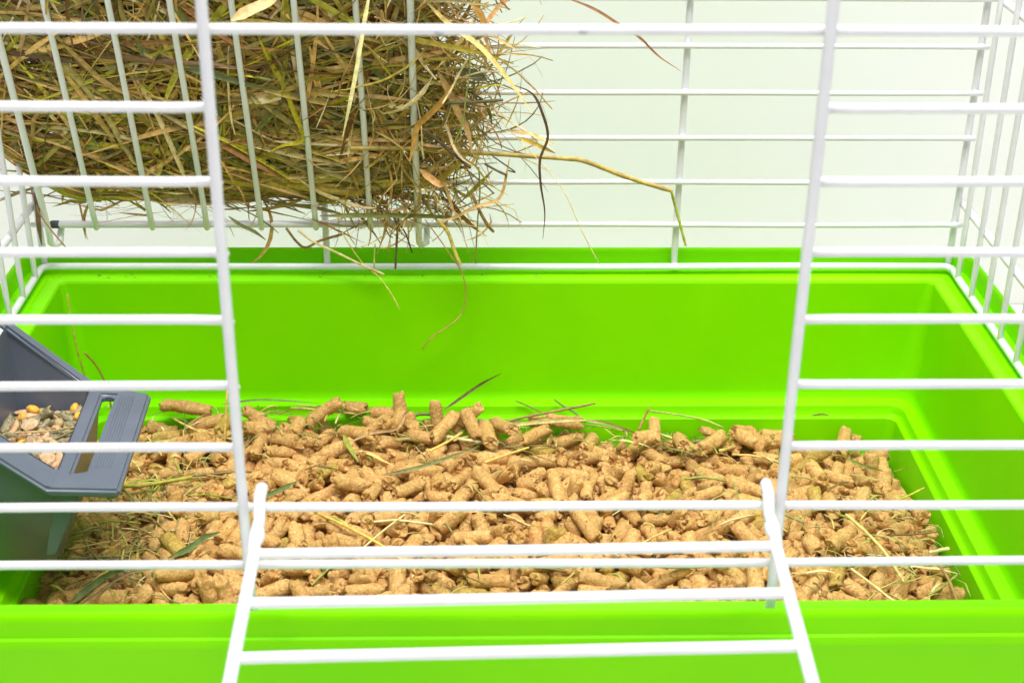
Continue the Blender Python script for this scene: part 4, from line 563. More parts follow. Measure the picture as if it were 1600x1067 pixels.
15,548,568,-649,-23,1,-44,9,734,617,-647,-14,-73,32,14,888,615,-677,43,-23,-78,9,1024,610,-636,-34,-35,-86,12,1380,608,-664,40,65,45,14,-383,811,-690,-72,42,-54,
15,-234,1025,-693,71,-3,70,13,208,1036,-722,35,-70,-53,14,1132,1400,-718,72,-20,-57,13,454,1503,-705,33,-50,-59,15,931,1444,-718,39,-92,4,11,154,1613,-680,-6,42,-85,
14,-1361,519,-651,-43,70,11,15,-1076,505,-590,-46,83,1,6,-1037,509,-599,64,-76,8,4,-829,461,-617,-68,64,-31,3,-717,486,-621,-55,-15,34,11,-552,542,-659,29,4,47,
7,-414,431,-621,2,32,94,10,-288,442,-611,-72,27,-62,2,-240,528,-619,-79,22,-20,9,12,473,-640,16,58,-67,3,177,437,-616,93,-13,-19,3,304,505,-611,23,-71,-33,
2,524,447,-645,-45,-55,51,5,630,502,-627,64,48,-59,10,694,522,-607,17,-1,21,0,887,422,-657,37,-17,9,0,1134,466,-639,-7,76,-64,0,1186,440,-597,-18,-7,-69,
0,1239,501,-652,40,52,14,12,-829,611,-606,-11,-27,-86,12,-509,558,-640,-34,-81,8,3,-298,560,-633,12,-76,-37,9,271,556,-606,57,75,11,2,430,583,-612,-88,-18,24,
12,443,610,-660,-95,-1,31,11,827,608,-662,-4,-27,57,3,1078,578,-632,5,30,6,14,-412,742,-693,33,-54,-34,]
FOOD = [
6,-1404,1078,-352,-82,17,-23,6,-1441,1208,-355,-96,-11,-7,0,-1367,889,-355,32,13,-88,0,-1412,1269,-358,63,-24,13,3,-1351,1222,-358,-59,-18,-74,1,-1486,1189,-361,22,-18,-72,
0,-1510,1199,-361,6,-12,61,4,-1311,1301,-362,-50,-13,33,1,-1492,994,-363,-65,-56,44,0,-1481,1139,-365,80,51,-30,0,-1511,1030,-366,-33,-34,-61,6,-1471,1102,-366,14,-61,-44,
2,-1328,1323,-366,35,76,30,5,-1353,1196,-366,70,-47,4,0,-1378,937,-367,-96,-2,-27,4,-1459,1225,-368,-77,57,14,1,-1449,1139,-368,-14,40,73,0,-1420,917,-368,34,-73,54,
6,-1337,891,-368,14,-24,-12,1,-1345,1116,-369,94,-25,-16,1,-1413,968,-369,-29,-44,55,4,-1470,1056,-369,58,-58,-39,2,-1464,1329,-369,-36,-89,27,2,-1438,1113,-370,62,-69,37,
3,-1391,971,-370,-43,-69,-54,4,-1410,1153,-370,-50,-67,44,0,-1445,1250,-370,-98,-3,-4,0,-1384,1046,-370,-94,23,13,4,-1414,1126,-371,35,76,41,1,-1387,1138,-371,-8,-19,45,
0,-1449,1018,-371,3,-56,82,6,-1408,887,-372,-12,83,-53,0,-1458,885,-372,13,24,3,4,-1394,1086,-372,-7,-8,99,5,-1304,989,-373,-31,-6,72,0,-1336,1275,-373,61,23,-26,
0,-1334,956,-373,-73,32,-47,0,-1481,914,-373,-78,-36,-44,4,-1386,1106,-374,-95,-21,-8,4,-1382,1200,-374,-33,-40,77,5,-1435,1056,-374,-82,23,50,0,-1310,1150,-374,-63,-45,35,
6,-1340,1032,-374,25,25,8,2,-1483,1275,-375,33,68,62,4,-1486,961,-375,36,-47,-80,6,-1382,1274,-375,67,-29,-18,4,-1390,1177,-375,76,-61,-16,2,-1302,1282,-375,28,52,27,
2,-1372,912,-376,79,-33,10,0,-1447,1080,-376,-49,-27,-6,4,-1467,1181,-376,26,-2,-12,0,-1327,1228,-376,-8,-5,99,0,-1357,1169,-376,-27,54,80,1,-1306,1037,-377,11,-5,79,
4,-1310,1113,-377,58,-25,41,3,-1325,1198,-377,48,-63,-38,6,-1392,1018,-378,91,-14,5,2,-1504,1116,-378,19,-5,-32,6,-1459,956,-378,87,-32,25,4,-1500,1160,-379,13,-25,-94,
4,-1399,1067,-379,4,-98,-16,1,-1323,1075,-379,-31,89,-32,1,-1381,1311,-379,-88,39,-26,1,-1448,997,-379,7,-91,39,0,-1482,1217,-380,40,-26,-66,4,-1428,1166,-380,-45,-88,16,
4,-1504,1071,-381,-9,95,-16,3,-1433,974,-381,66,24,14,1,-1497,986,-381,-41,47,-77,0,-1304,951,-382,32,37,58,0,-1409,1239,-382,-42,76,49,4,-1517,989,-382,-7,-63,5,
3,-1403,991,-382,-56,13,41,4,-1363,1084,-382,-69,71,-13,4,-1343,1101,-383,-5,17,71,1,-1440,1219,-383,73,-67,12,4,-1445,1291,-383,15,-73,-54,0,-1510,1225,-383,37,-37,-71,
6,-1373,1226,-383,22,-23,-58,0,-1347,929,-383,-10,59,24,1,-1373,995,-384,2,95,-1,2,-1449,911,-384,51,31,3,1,-1476,1035,-384,-22,-3,26,1,-1421,1313,-384,-49,47,-62,
1,-1488,1330,-385,-6,-99,-12,1,-1372,965,-385,66,-44,0,1,-1457,1308,-385,-95,-16,17,3,-1438,1336,-386,49,43,-72,1,-1415,1181,-386,40,89,14,3,-1481,1063,-386,50,-81,20,
5,-1512,939,-386,-16,-41,-49,2,-1424,1103,-388,-7,-2,99,3,-1406,1209,-388,-13,66,-53,1,-1465,986,-388,26,-88,33,4,-1441,1143,-388,50,24,-83,6,-1354,1313,-389,-28,-32,90,
0,-1317,1305,-389,70,12,49,6,-1372,1128,-389,-26,12,70,4,-1364,981,-390,-44,-3,87,2,-1507,1266,-391,-48,39,56,1,-1334,1339,-391,23,-13,-96,0,-1343,1147,-391,-55,6,-54,
4,-1298,1105,-392,-31,-58,26,0,-1316,887,-392,-51,-20,8,4,-1372,902,-392,-10,28,45,0,-1510,900,-392,32,-38,-52,0,-1430,1269,-392,-13,-74,66,2,-1499,1187,-392,59,56,-58,
4,-1468,1099,-393,-10,-32,91,0,-1306,1184,-393,-30,63,-51,1,-1440,1067,-395,-15,81,-55,0,-1459,1124,-395,83,-49,-23,0,-1478,1251,-395,-96,-11,-7,0,-1492,1303,-395,87,42,-4,
0,-1386,1090,-395,89,38,-5,]

# ---------------------------------------------------------------- wire cage
cage = thing('wire_cage', 'white coated wire cage with its front door folded down, standing in a green tray', 'cage', ((X0+X1)/2, D/2, BZ))
W_, TOP = M['wire'], 192
R1, R2, RB = 1.06, .95, 1.3
LP = [ony(315, 0, YF-2.1).x, ony(387, 890, YF-2.1).x]; RP = [ony(1303, 0, YF-2.1).x, ony(1203, 950, YF-2.1).x]
lx, rx = sum(LP)/2, sum(RP)/2
for i in range(0, 13):
    z = 5.5+15.573*i
    if i in (0, 1) or i >= 8: wire('horizontal_bar', [(X0, YF, z), (X1, YF, z)], R1, W_, cage)
    else:
        wire('horizontal_bar', [(X0, YF, z), (lx-.5, YF, z)], R1, W_, cage)
        wire('horizontal_bar', [(rx+.2, YF, z), (X1, YF, z)], R1, W_, cage)
wire('door_post', [(lx, YF-2.1, -9.5), (lx, YF-2.1, TOP)], 1.2, W_, cage)
wire('door_post', [(rx, YF-2.1, -9.5), (rx, YF-2.1, TOP)], 1.22, W_, cage)
for x in (X0, X1): wire('vertical_bar', [(x, YF-2.0, -9), (x, YF-2.0, TOP)], 1.3, W_, cage)
for x in (X0, -55.7, 67.9, X1): wire('vertical_bar', [(x, D+2.1, BZ+.5), (x, D+2.1, TOP)], 1.22, W_, cage)
for i in range(0, 13):
    z = 7+16*i; wire('horizontal_bar', [(X0-1.8, D, z), (X1+1.8, D, z)], R2, W_, cage)
for sx, xx in ((-1, X0), (1, X1)):
    for k in range(13):
        y = D-10.2-15.9*k; wire('vertical_bar', [(xx, y, BZ), (xx, y, TOP)], .98, W_, cage)
    for z in (14.3 if sx > 0 else 12.6, 88, 160):
        wire('side_rail', [(xx+sx*2.1, YF-3.5, z), (xx+sx*2.1, D+4, z)], 1.35, W_, cage)
def arc(cx, cy, z, r, a0, a1, n=6): return [(cx+r*math.cos(math.radians(a0+(a1-a0)*k/n)), cy+r*math.sin(math.radians(a0+(a1-a0)*k/n)), z) for k in range(n+1)]
for z, nm, off, r in ((BZ, 'base_wire', 0, RB), (TOP, 'top_wire', 0, RB)):
    q = 3.0; x0, x1, y0, y1 = X0-.3, X1+.3, YF-.3, D+.3
    P = arc(x1-q, y1-q, z, q, 0, 90)+arc(x0+q, y1-q, z, q, 90, 180)+arc(x0+q, y0+q, z, q, 180, 270)+arc(x1-q, y0+q, z, q, 270, 360); P.append(P[0])
    if nm == 'base_wire': P = [(x, y, z_+front_lift(y, z_, 0)) for x, y, z_ in P]
    wire(nm, P, r, W_, cage, 9)
# small flattened welds where the bars cross
bm = bmesh.new(); bmesh.ops.create_icosphere(bm, subdivisions=2, radius=1); wm = bpy.data.meshes.new('weld'); bm.to_mesh(wm); bm.free(); wm.materials.append(W_)
wm.vertices.foreach_set('co', [c for v in wm.vertices for c in (v.co*K)]); wm.polygons.foreach_set('use_smooth', [True]*len(wm.polygons)); rw_ = random.Random(8)
def weld(x, y, z, s): 
    o = link('weld', wm, (x, y, z), cage); o.scale = (s*rw_.uniform(1, 1.5), s*rw_.uniform(.8, 1.1), s*rw_.uniform(.7, 1.2)); o.rotation_euler = (0, 0, rw_.uniform(0, 1))
for i in range(0, 9):
    z = 5.5+15.573*i; weld(lx-rw_.uniform(.0, .4), YF-1.0, z, 1.15); weld(rx+rw_.uniform(.1, .5), YF-1.0, z, 1.1)
for i in range(0, 7):
    for x in (X0, -55.7, 67.9, X1): weld(x, D+1.1, 7+16*i, 1.05)
# weld scars where bars were once cut, on the bar across the door opening
for px, sy in ((686, 50), (911, 49)):
    c = ony(px, sy+1, YF-.85); vs = []; bm = bmesh.new(); bmesh.ops.create_icosphere(bm, subdivisions=2, radius=1)
    for v in bm.verts: v.co = Vector((v.co.x*.9, v.co.y*.5, v.co.z*.5))*(1+.3*noise.noise(v.co*1.7+c))
    mesh('weld_scar', [v.co+c for v in bm.verts], [[v.index for v in f.verts] for f in bm.faces], M['weld'], cage); bm.free()
# the folded-down door: bent side wires and cross bars
PH = math.radians(5)
def dp(x, t, dz=0): 
    s = (x-6)/58; t = t/1.0274  # door and front bars were scaled about the camera by this divisor
    return Vector((x, YF-2.42-t*math.cos(PH), 20.1-t*math.sin(PH)+dz+.55*s*(1+t/40)))
XL, XR, DL = -50.56, 63.03, 110
P = [(XL, YF+1.2, 25.6), (XL-.1, YF-1.6, 24.6), dp(XL, 2.5, 1.2), dp(XL-.5, 7, .3), dp(XL, 14), dp(XL, 60), dp(XL, DL-4), dp(XL+3, DL), dp(XR-3, DL), dp(XR, DL-4), dp(XR, 60), dp(XR, 14), dp(XR+.5, 7, .3), dp(XR, 2.5, 1.2), (XR+.1, YF-1.6, 25.2), (XR, YF+1.2, 26.2)]
door = wire('door', P, 1.42, W_, cage, 5)
for t in (13.0, 29.0, 45.5, 61, 77, 93): 
    wire('door_bar', [dp(XL-.6, t, .5), dp(XR+.6, t, .5)], 1.2, W_, door)
for x, s in ((XL, -1), (XR, 1)):                            # the crimped loops by which the door turns on the lowest through bar
    a = dp(x+s*.2, 6.6, .2)
    vs, fs = tube_geo([a+Vector((0, 2.8, -.2)), a+Vector((0, 1, 0)), a+Vector((0, -1, 0)), a+Vector((0, -2.2, -.1))], [1.4, 1.7, 1.7, 1.35], 12)
    mesh('hinge_loop', vs, fs, W_, door)

# ---------------------------------------------------------------- hay rack
rack = thing('hay_rack', 'white wire hay rack hung on the back bars, stuffed with hay', 'hay rack', (-86, 189, 8))
def rod_y(z): return 188.6-.315*(z-7.8)
for k, x in enumerate((-133.8, -114.6, -95.8, -77.0, -58.2, -39.3)):
    wire('rod', [(x, rod_y(7.8), 7.8), (x, rod_y(138), 138)], 1.02, M['rack'], rack, 9)
for x, s in ((-150.2, 1), (-22.6, -1)):
    wire('end_rod', [(x+2.6, D+1.6, 6.5), (x+2.4, 191.3, 1.2), (x+.6, 189.6, .9), (x, 188.9, 2.4), (x, rod_y(10), 8), (x, rod_y(138), 138), (x, D, 139)], 1.2, M['rack'], rack, 6)
wire('bottom_bar', [(-147.5, 190.9, 8.3), (-22.6, 190.9, 8.6)], 1.28, W_, rack, 7, .12)
wire('top_bar', [(-150.2, rod_y(138)+2, 138), (-22.6, rod_y(138)+2, 138)], 1.2, M['rack'], rack)
vs, fs = tube_geo([(-149.6, 190.9, 8.3), (-148.6, 190.9, 8.3), (-147.3, 190.9, 8.3)], 1.42, 10); mesh('rubber_tip', vs, fs, M['rubber'], rack)

# ---------------------------------------------------------------- hay: ribbons of dried grass
HC = [lin(152, 132, 58), lin(160, 144, 54), lin(176, 168, 50), lin(198, 160, 98), lin(138, 98, 54), lin(226, 204, 152), lin(104, 110, 56), lin(134, 122, 70), lin(104, 76, 42), lin(176, 144, 80)]
HW = [5, 4.5, 2.6, 5, 1.8, 2.6, 2.2, 3.6, 1.0, 5.5]
def blade(P, wid, col, vs, fs, cs, seed=0, twist=1.0, face=None, tip=.25, fold=.25):
    """a grass blade: three vertices across, folded along its middle, turning slowly as it runs"""
    n = len(P); b = len(vs); rn = random.Random(seed); ph = rn.uniform(0, 6.28) if face is None else 0; tw = rn.uniform(-1, 1)*twist
    for i, p in enumerate(P):
        t = (P[min(i+1, n-1)]-P[max(i-1, 0)])
        if t.length < 1e-6: t = Vector((1, 0, 0))
        t.normalize(); ref = face if face else Vector((0, 1, .45))
        u = t.cross(ref); u = u.normalized() if u.length > .05 else t.orthogonal().normalized(); v = t.cross(u)
        a = (ph*.25 if face is None else 0)+tw*i/n*2.5; s = i/(n-1)
        wv = wid*.5*min(1, tip+(1-tip)*min(s*5, (1-s)*3.2))
        d = u*math.cos(a)+v*math.sin(a); q = u*-math.sin(a)+v*math.cos(a)
        vs += [p-d*wv, p+q*wv*fold*2, p+d*wv]
        k = .88+.24*rn.random(); c2 = [min(1, x*k) for x in col]; cs += [(*c2, 1)]*3
    for i in range(n-1):
        for j in (0, 1):
            o = b+i*3+j; fs.append((o, o+1, o+4, o+3))
def stem(P, r, col, vs, fs, cs, n=6, seed=0):
    rn = random.Random(seed); m = len(P)
    rad = [r*(.95+.15*rn.random()) for _ in P]; rad[-1] *= .8
    v, f = tube_geo(P, rad, n); b = len(vs); vs += v; fs += [tuple(b+i for i in q) for q in f]
    for i in range(len(v)):
        k = .85+.3*noise.noise(v[i]*.35); k = max(.6, k+.12); cs.append((*[min(1, x*k) for x in col], 1))
rh = random.Random(11)
vs, fs, cs = [], [], []
def zmin(x):
    v = 21+6*noise.noise(Vector((x*.05, 0, 0)))+3*noise.noise(Vector((x*.17, 4, 0)))
    if x < -138: v += (-138-x)*.9
    if x > -52: v += (x+52)*.10
    if x > -22: v += (x+22)*1.2
    return v
def wedge(x, z):
    y0 = rod_y(z)+1.6; y1 = D-1.2
    if x > -20: y0 -= 3
    return y0, max(y1, y0+1.5)
def strand(x, z, th, Ln, depth, stray=0.0):
    n = max(7, int(Ln/5)); seg = Ln/n; cur = rh.gauss(0, .05 if Ln < 35 else .022); P = []; a = th; jit = .06 if Ln < 35 else .03
    px, pz = x-math.cos(th)*Ln*.5, z-math.sin(th)*Ln*.5; kink = rh.randrange(n) if rh.random() < .3 else -1
    slack = rh.uniform(-7, 7) if rh.random() < .5 else rh.uniform(-2, 3); pz = max(pz, zmin(px)-slack*.6); dy = rh.gauss(0, .12)
    for i in range(n+1):
        y0, y1 = wedge(px, pz); y = y0+(y1-y0)*min(1, max(-.1, depth+dy*(i/n-.5)))+rh.gauss(0, .2)-stray
        P.append(Vector((px, min(y, D-1), pz)))
        a += cur+rh.gauss(0, jit)
        if i == kink: a += rh.choice((-1, 1))*rh.uniform(.3, 1.1)
        px += math.cos(a)*seg; pz += math.sin(a)*seg
        lo = zmin(px)-slack
        if pz < lo: pz = lo*.75+pz*.25; a = a*.5 if math.cos(a) > 0 else math.pi+(a-math.pi)*.5
        if px < X0-14: break
    if P[-1].z < zmin(P[-1].x)-6 or P[0].z < zmin(P[0].x)-6: return []
    return P
def edge(z): return -12+16*noise.noise(Vector((z*.05, 3, 1)))-(max(0, 45-z)*.45)
for k in range(4300):
    z = 15+122*rh.random()**.92; e = edge(z); x = rh.uniform(X0-14, e+10)
    if x > e-32 and rh.random() < (x-e+32)/44: continue
    if rh.random() < .60: th = rh.gauss(-.25, .40)
    elif rh.random() < .6: th = rh.gauss(.5, .40)
    else: th = rh.uniform(-3.1, 3.1)
    if rh.random() < .5: th += math.pi
    Ln = rh.uniform(20, 78); dep = rh.random()**1.1
    if x > e-20: Ln *= .6; dep = rh.random()
    u = rh.random(); wid = rh.uniform(.45, 1.05) if u < .50 else (rh.uniform(1.05, 1.9) if u < .90 else rh.uniform(1.9, 3.4))
    if x > e-22: wid *= .75
    if k % 9 == 0 and x < e-14: dep = rh.uniform(-.02, .1); Ln *= 1.15; wid = max(wid, rh.uniform(.9, 1.9))
    col = rh.choices(HC, HW)[0]; g = rh.uniform(.72, 1.7); col = tuple(q*g for q in col)
    P = strand(x, z, th, Ln, dep)
    if len(P) < 4: continue
    if wid < .5 and rh.random() < .5: stem(P, wid*.5, col, vs, fs, cs, 4, k)
    else: blade(P, wid, col, vs, fs, cs, k, 1.2)
for k in range(230):                                        # loose ends below and to the right
    u = rh.random()
    if u < .38: x = rh.uniform(-150, -20); z = zmin(x)+rh.uniform(-1, 9); th = rh.choice((-.10, -.25, .1, math.pi+.15, math.pi+.3, -.8))+rh.gauss(0, .22); Ln = rh.uniform(10, 32)
    else: z = rh.uniform(20, 125); x = edge(z)-rh.uniform(-8, 16); th = rh.gauss(-.8, .9); Ln = rh.uniform(8, 30)
    n = 8; P = []; a = th; p = Vector((x, wedge(x, z)[0]+rh.uniform(0, 12), z)); cur = rh.gauss(0, .14); kk = rh.randrange(n) if rh.random() < .4 else -1
    for i in range(n+1):
        P.append(p.copy()); a += cur+rh.gauss(0, .07)
        if i == kk: a += rh.choice((-1, 1))*rh.uniform(.6, 1.5)
        p = p+Vector((math.cos(a), rh.uniform(-.15, .15), math.sin(a)))*(Ln/n); p.y = min(p.y, D-1.5)
    blade(P, rh.choice((.3, .4, .5, .7, 1.1, 1.6)), rh.choices(HC, HW)[0], vs, fs, cs, k+9000, 1.5)
for k in range(150):                                        # long blades lying outermost, right behind the rods
    x = rh.uniform(-150, -22); z = rh.uniform(28, 128); th = rh.choice((-.35, -.15, -.55, .5, .25, -1.2, 1.2))+rh.gauss(0, .15); Ln = rh.uniform(35, 80)
    P = strand(x, z, th, Ln, rh.uniform(-.02, .04)); col = rh.choices(HC, [3, 4, 4, 4, 1, 5, 3, 4, 1, 5])[0]; g = rh.uniform(1.05, 1.5); col = tuple(q*g for q in col)
    if len(P) > 5: blade(P, rh.choice((.8, 1.1, 1.4, 1.8, 2.3)), col, vs, fs, cs, k+40000, .5, face=Vector((0, -1, .5)))
for k in range(680):                                        # the loose tangle spilling past the rack's right end
    z = rh.uniform(12, 128); x = edge(z)+rh.gauss(-10, 12)+(5 if z < 45 else 0); th = rh.choice((-.4, -.9, -1.4, -.1, .6, 2.4, -2.2))+rh.gauss(0, .45); Ln = rh.uniform(10, 38)*(1 if z > 30 else .7)
    n = 10; P = []; a = th; p = Vector((x, rh.uniform(wedge(-30, z)[0]-3, D-5), z)); cur = rh.gauss(-.03, .09); kk = rh.randrange(2, n) if rh.random() < .35 else -1
    for i in range(n+1):
        P.append(p.copy()); a += cur+rh.gauss(0, .05)
        if i == kk: a += rh.choice((-1, 1))*rh.uniform(.5, 1.4)
        p = p+Vector((math.cos(a), rh.uniform(-.2, .2), math.sin(a)))*(Ln/n); p.y = min(p.y, D-1.5)
        if p.z < -2 or p.x > 24: break
    if len(P) > 4:
        col = rh.choice((HC[3], HC[5], HC[9], HC[9], HC[0], HC[7], HC[6], HC[1], HC[4])); g = rh.uniform(.9, 1.35); col = tuple(q*g for q in col)
        if rh.random() < .4: stem(P, rh.uniform(.14, .30), col, vs, fs, cs, 4, k+500)
        else: blade(P, rh.choice((.35, .5, .7, 1.0, 1.5)), col, vs, fs, cs, k+20000, 1.4)
for k in range(80):                                        # fine strands hanging level under the mass, above the rack's bottom bar
    x = rh.uniform(-150, -30); z = rh.uniform(13, 24); th = rh.gauss(-.08, .22)+(math.pi if rh.random() < .5 else 0); Ln = rh.uniform(10, 36); n = 9; P = []; a = th; cur = rh.gauss(0, .05)
    p = Vector((x, D-rh.uniform(1.5, 6.5), z)); kk = rh.randrange(n) if rh.random() < .3 else -1
    for i in range(n+1):
        P.append(p.copy()); a += cur
        if i == kk: a += rh.choice((-1, 1))*rh.uniform(.4, 1.2)
        p = p+Vector((math.cos(a), 0, math.sin(a)))*(Ln/n)
        if p.z < 4: break
    if len(P) > 4: blade(P, rh.choice((.3, .4, .6, .9, 1.3)), rh.choice((HC[7], HC[0], HC[6], HC[9], HC[4])), vs, fs, cs, k+30000, 1.0)
hay = mesh('hay', vs, fs, M['hay'], None, cols=cs); hay['kind'] = 'stuff'
tag(hay, 'tangled olive and tan hay filling the wire rack', 'hay')

# straws one can tell apart: (label, colour, width, kind, y plane, pixel path)
TAN, PALE, OLV, YEL, BRN, DRK, GRN, ORG = lin(190, 150, 88), lin(228, 208, 150), lin(128, 126, 72), lin(186, 176, 36), lin(130, 88, 52), lin(92, 66, 46), lin(120, 134, 62), lin(208, 156, 96)
HERO = [
 ('long pale straw sticking out right from the hay and kinking down at its tip', lin(176, 152, 80), 1.55, 'stem', 176, [(548, 232), (640, 234), (720, 238), (800, 241), (880, 246), (915, 253), (980, 279), (1050, 299)]),
 ('green broken tip hanging from the end of the longest straw', lin(170, 180, 60), .95, 'stem', 176, [(1049, 299), (1054, 318), (1062, 348), (1071, 382)]),
 ('dark brown blade arching over the back bars at the top', BRN, .95, 'blade', 166, [(868, -8), (925, 12), (968, 38), (1000, 60), (1030, 90), (1064, 112)]),
 ('thin dark brown curled blade hanging right of the hay', DRK, .9, 'blade', 166, [(800, 133), (832, 146), (848, 178), (856, 215), (844, 252), (845, 290), (851, 330), (848, 372)]),
 ('hair-thin pale stalk dangling to the rim of the tray', PALE, .32, 'stem', 170, [(770, 175), (812, 222), (848, 258), (882, 300), (908, 358), (937, 415)]),
 ('long fine tan tendril curling down in front of the green back wall', TAN, .42, 'stem', 178, [(664, 345), (690, 378), (706, 400), (722, 425), (728, 462), (722, 490), (706, 505), (676, 524), (660, 545)]),
 ('thick yellowish stalk hanging with a brown end above the back bar', lin(206, 180, 92), 1.25, 'stem', 176, [(686, 346), (700, 366), (709, 390), (719, 412)]),
 ('pale twig lying slantwise over the back base wire', PALE, .8, 'stem', 183, [(466, 362), (490, 380), (530, 396), (568, 413), (600, 428)]),
 ('thin yellow looped stalk hanging below the base wire', lin(216, 210, 110), .42, 'stem', 181, [(535, 362), (552, 392), (570, 418), (592, 434), (612, 458), (625, 482)]),
 ('brown bent twig under the rack bar', lin(132, 104, 58), .9, 'stem', 186, [(448, 356), (464, 376), (478, 387), (500, 378), (538, 366)]),
 ('pale yellow straw standing in front of the rack rods', lin(226, 214, 150), 1.25, 'blade', 146, [(578, -12), (570, 30), (557, 110), (545, 170), (535, 216)]),
 ('yellow green blade folded to a sharp point between two rods', YEL, 1.5, 'blade', -.4, [(404, 58), (420, 95), (440, 130), (458, 172), (474, 216), (440, 228), (412, 244)]),
 ('upright yellow green blade crossing the hay', lin(150, 146, 40), 1.9, 'blade', -.4, [(448, -8), (449, 40), (446, 90), (440, 150)]),
 ('pale yellow pointed blade poking out at the right of the hay', lin(220, 196, 120), 1.7, 'blade', 158, [(662, 0), (700, 38), (745, 68), (778, 102), (806, 140), (832, 178)]),
 ('rolled orange brown leaf hanging at the top right of the hay', lin(186, 138, 66), 2.3, 'blade', 160, [(732, 2), (750, 20), (758, 42), (760, 64), (770, 96)]),
 ('orange tan blade curving up and away from the hay', ORG, 1.4, 'blade', 162, [(754, 44), (770, 22), (788, 4), (806, -8)]),
 ('short dark stub with a cut end at the right of the hay', lin(96, 92, 60), 1.1, 'stem', 165, [(700, 163), (745, 160), (785, 155)]),
 ('broad olive blade running level just above the rack bar', lin(120, 120, 66), 1.7, 'blade', 180, [(500, 336), (560, 335), (640, 338), (700, 342), (748, 347)]),
 ('thin green stalk hanging straight down to the base wire', lin(132, 140, 66), .5, 'stem', 176, [(748, 262), (750, 300), (746, 350), (743, 410)]),
 ('short brown stick pointing down beside the last rod', lin(140, 108, 54), 1.1, 'stem', 172, [(738, 306), (750, 330), (762, 350), (771, 362)]),
 ('tan stalk crossing the brown stick at the lower right of the hay', lin(196, 158, 96), 1.1, 'blade', 171, [(686, 348), (712, 340), (742, 322), (780, 308), (792, 270), (796, 250)]),
 ('dark stalk hanging to the base wire below the rack', lin(104, 84, 60), .8, 'stem', 184, [(624, 334), (621, 360), (618, 418)]),
 ('short dark splinter hanging beside the dark stalk', lin(88, 72, 50), .6, 'stem', 184, [(624, 352), (634, 366), (640, 380), (644, 394)]),
 ('thin tan stalk hanging down from the left end of the rack', lin(176, 132, 96), .55, 'stem', 184, [(45, 290), (60, 330), (80, 356), (104, 386)]),
 ('dark brown dry leaf hanging beside the left end rod', lin(110, 88, 60), 1.7, 'blade', 184, [(54, 298), (58, 320), (62, 350), (66, 382)]),
 ('olive blade drooping from the hay below the rack bar', lin(118, 122, 74), 1.3, 'blade', 184, [(356, 340), (376, 352), (398, 360), (416, 374)]),
 ('upright thin yellow stalk leaning in the left back corner of the tray', lin(170, 180, 60), .7, 'stem', 172, [(104, 462), (112, 500), (122, 545), (132, 586), (140, 625)]),
 ('short brown stalk leaning beside the thin stalk in the left back corner', lin(150, 120, 50), .7, 'stem', 170, [(132, 552), (150, 575), (166, 604), (176, 640)]),
 ('short pale stalk standing at the base wire below the rack', lin(200, 196, 110), .5, 'stem', 185, [(586, 382), (585, 405), (586, 430)]),
 ('wide tan leaf lying over the front of the rack at the top', lin(208, 170, 116), 3.4, 'blade', 143, [(362, 30), (390, 16), (420, 4), (440, -8)]),
 ('broad grey green blade crossing behind the left door post', lin(112, 120, 78), 2.6, 'blade', -.4, [(212, 60), (225, 84), (262, 98), (320, 112), (385, 130), (430, 140)]),
 ('wide tan leaf slanting down right past the last rod', lin(190, 152, 96), 2.2, 'blade', 168, [(684, 110), (700, 140), (716, 178), (730, 205), (738, 240)]),
 ('tan leaf folded across the last rod of the rack', lin(176, 132, 60), 1.9, 'blade', 167, [(706, 132), (690, 158), (668, 182), (652, 200), (645, 232), (640, 252)]),
 ('dark brown stalk slanting down right below the wide tan leaf', lin(96, 78, 58), 1.1, 'stem', 169, [(664, 202), (690, 226), (715, 248), (735, 262)]),
 ('pale twisted blade beside the last rod', lin(222, 196, 156), .9, 'blade', 170, [(690, 184), (700, 205), (708, 228), (722, 246), (740, 258)]),
 ('thin pale straw crossing the wide tan leaf', lin(226, 206, 150), .7, 'stem', 164, [(730, 94), (716, 120), (704, 142), (692, 160)]),
 ('torn dark green leaf at the right of the hay', lin(92, 98, 70), 3.4, 'blade', 170, [(714, 110), (730, 116), (748, 120), (760, 124)]),
 ('thin tan curved stalk hanging right of the hay', lin(186, 140, 90), .5, 'stem', 171, [(738, 156), (752, 176), (768, 196), (780, 216), (784, 232)]),
 ('yellow brown blade poking right just above the long straw', lin(182, 150, 50), 1.3, 'blade', 172, [(808, 215), (830, 222), (850, 230), (868, 240)]),
 ('short brown stalk below the long straw', lin(100, 84, 56), .8, 'stem', 172, [(758, 258), (775, 265), (792, 272)]),
 ('thin dark hook of grass below the long straw', lin(84, 80, 58), .5, 'stem', 173, [(770, 244), (788, 255), (802, 266), (804, 271), (794, 268)]),
 ('orange tan torn leaf hanging low beside the last rod', lin(222, 168, 112), 2.3, 'blade', 170, [(656, 266), (672, 280), (686, 288), (698, 284)]),
 ('long fine green stalk falling over the right of the hay', lin(150, 156, 80), .5, 'stem', 165, [(733, 70), (734, 110), (728, 150), (722, 196), (708, 226)]),
 ('tall thin brown stalk hanging left of the last rod', lin(150, 116, 66), .6, 'stem', 160, [(560, 64), (548, 96), (536, 120), (528, 150)]),
 ('long yellow blade rising between the left rods', lin(176, 170, 48), 1.2, 'blade', -.4, [(60, 158), (140, 128), (222, 94), (300, 62)]),
]
def straw(label, col, wid, kind, P, group=None, nm='straw', cat='straw'):
    v, f, c_ = [], [], []
    P = catmull(P, 5)
    s = int(abs(P[0].x*91+P[0].z*37)) % 9999
    if kind == 'stem': stem(P, wid*.5, col, v, f, c_, 7, s)
    else: blade(P, wid, col, v, f, c_, s, .5, face=Vector((.1, -1, .4)), tip=.2, fold=.2)
    o = mesh(nm, v, f, M['hay'], None, cols=c_); tag(o, label, cat, group); return o
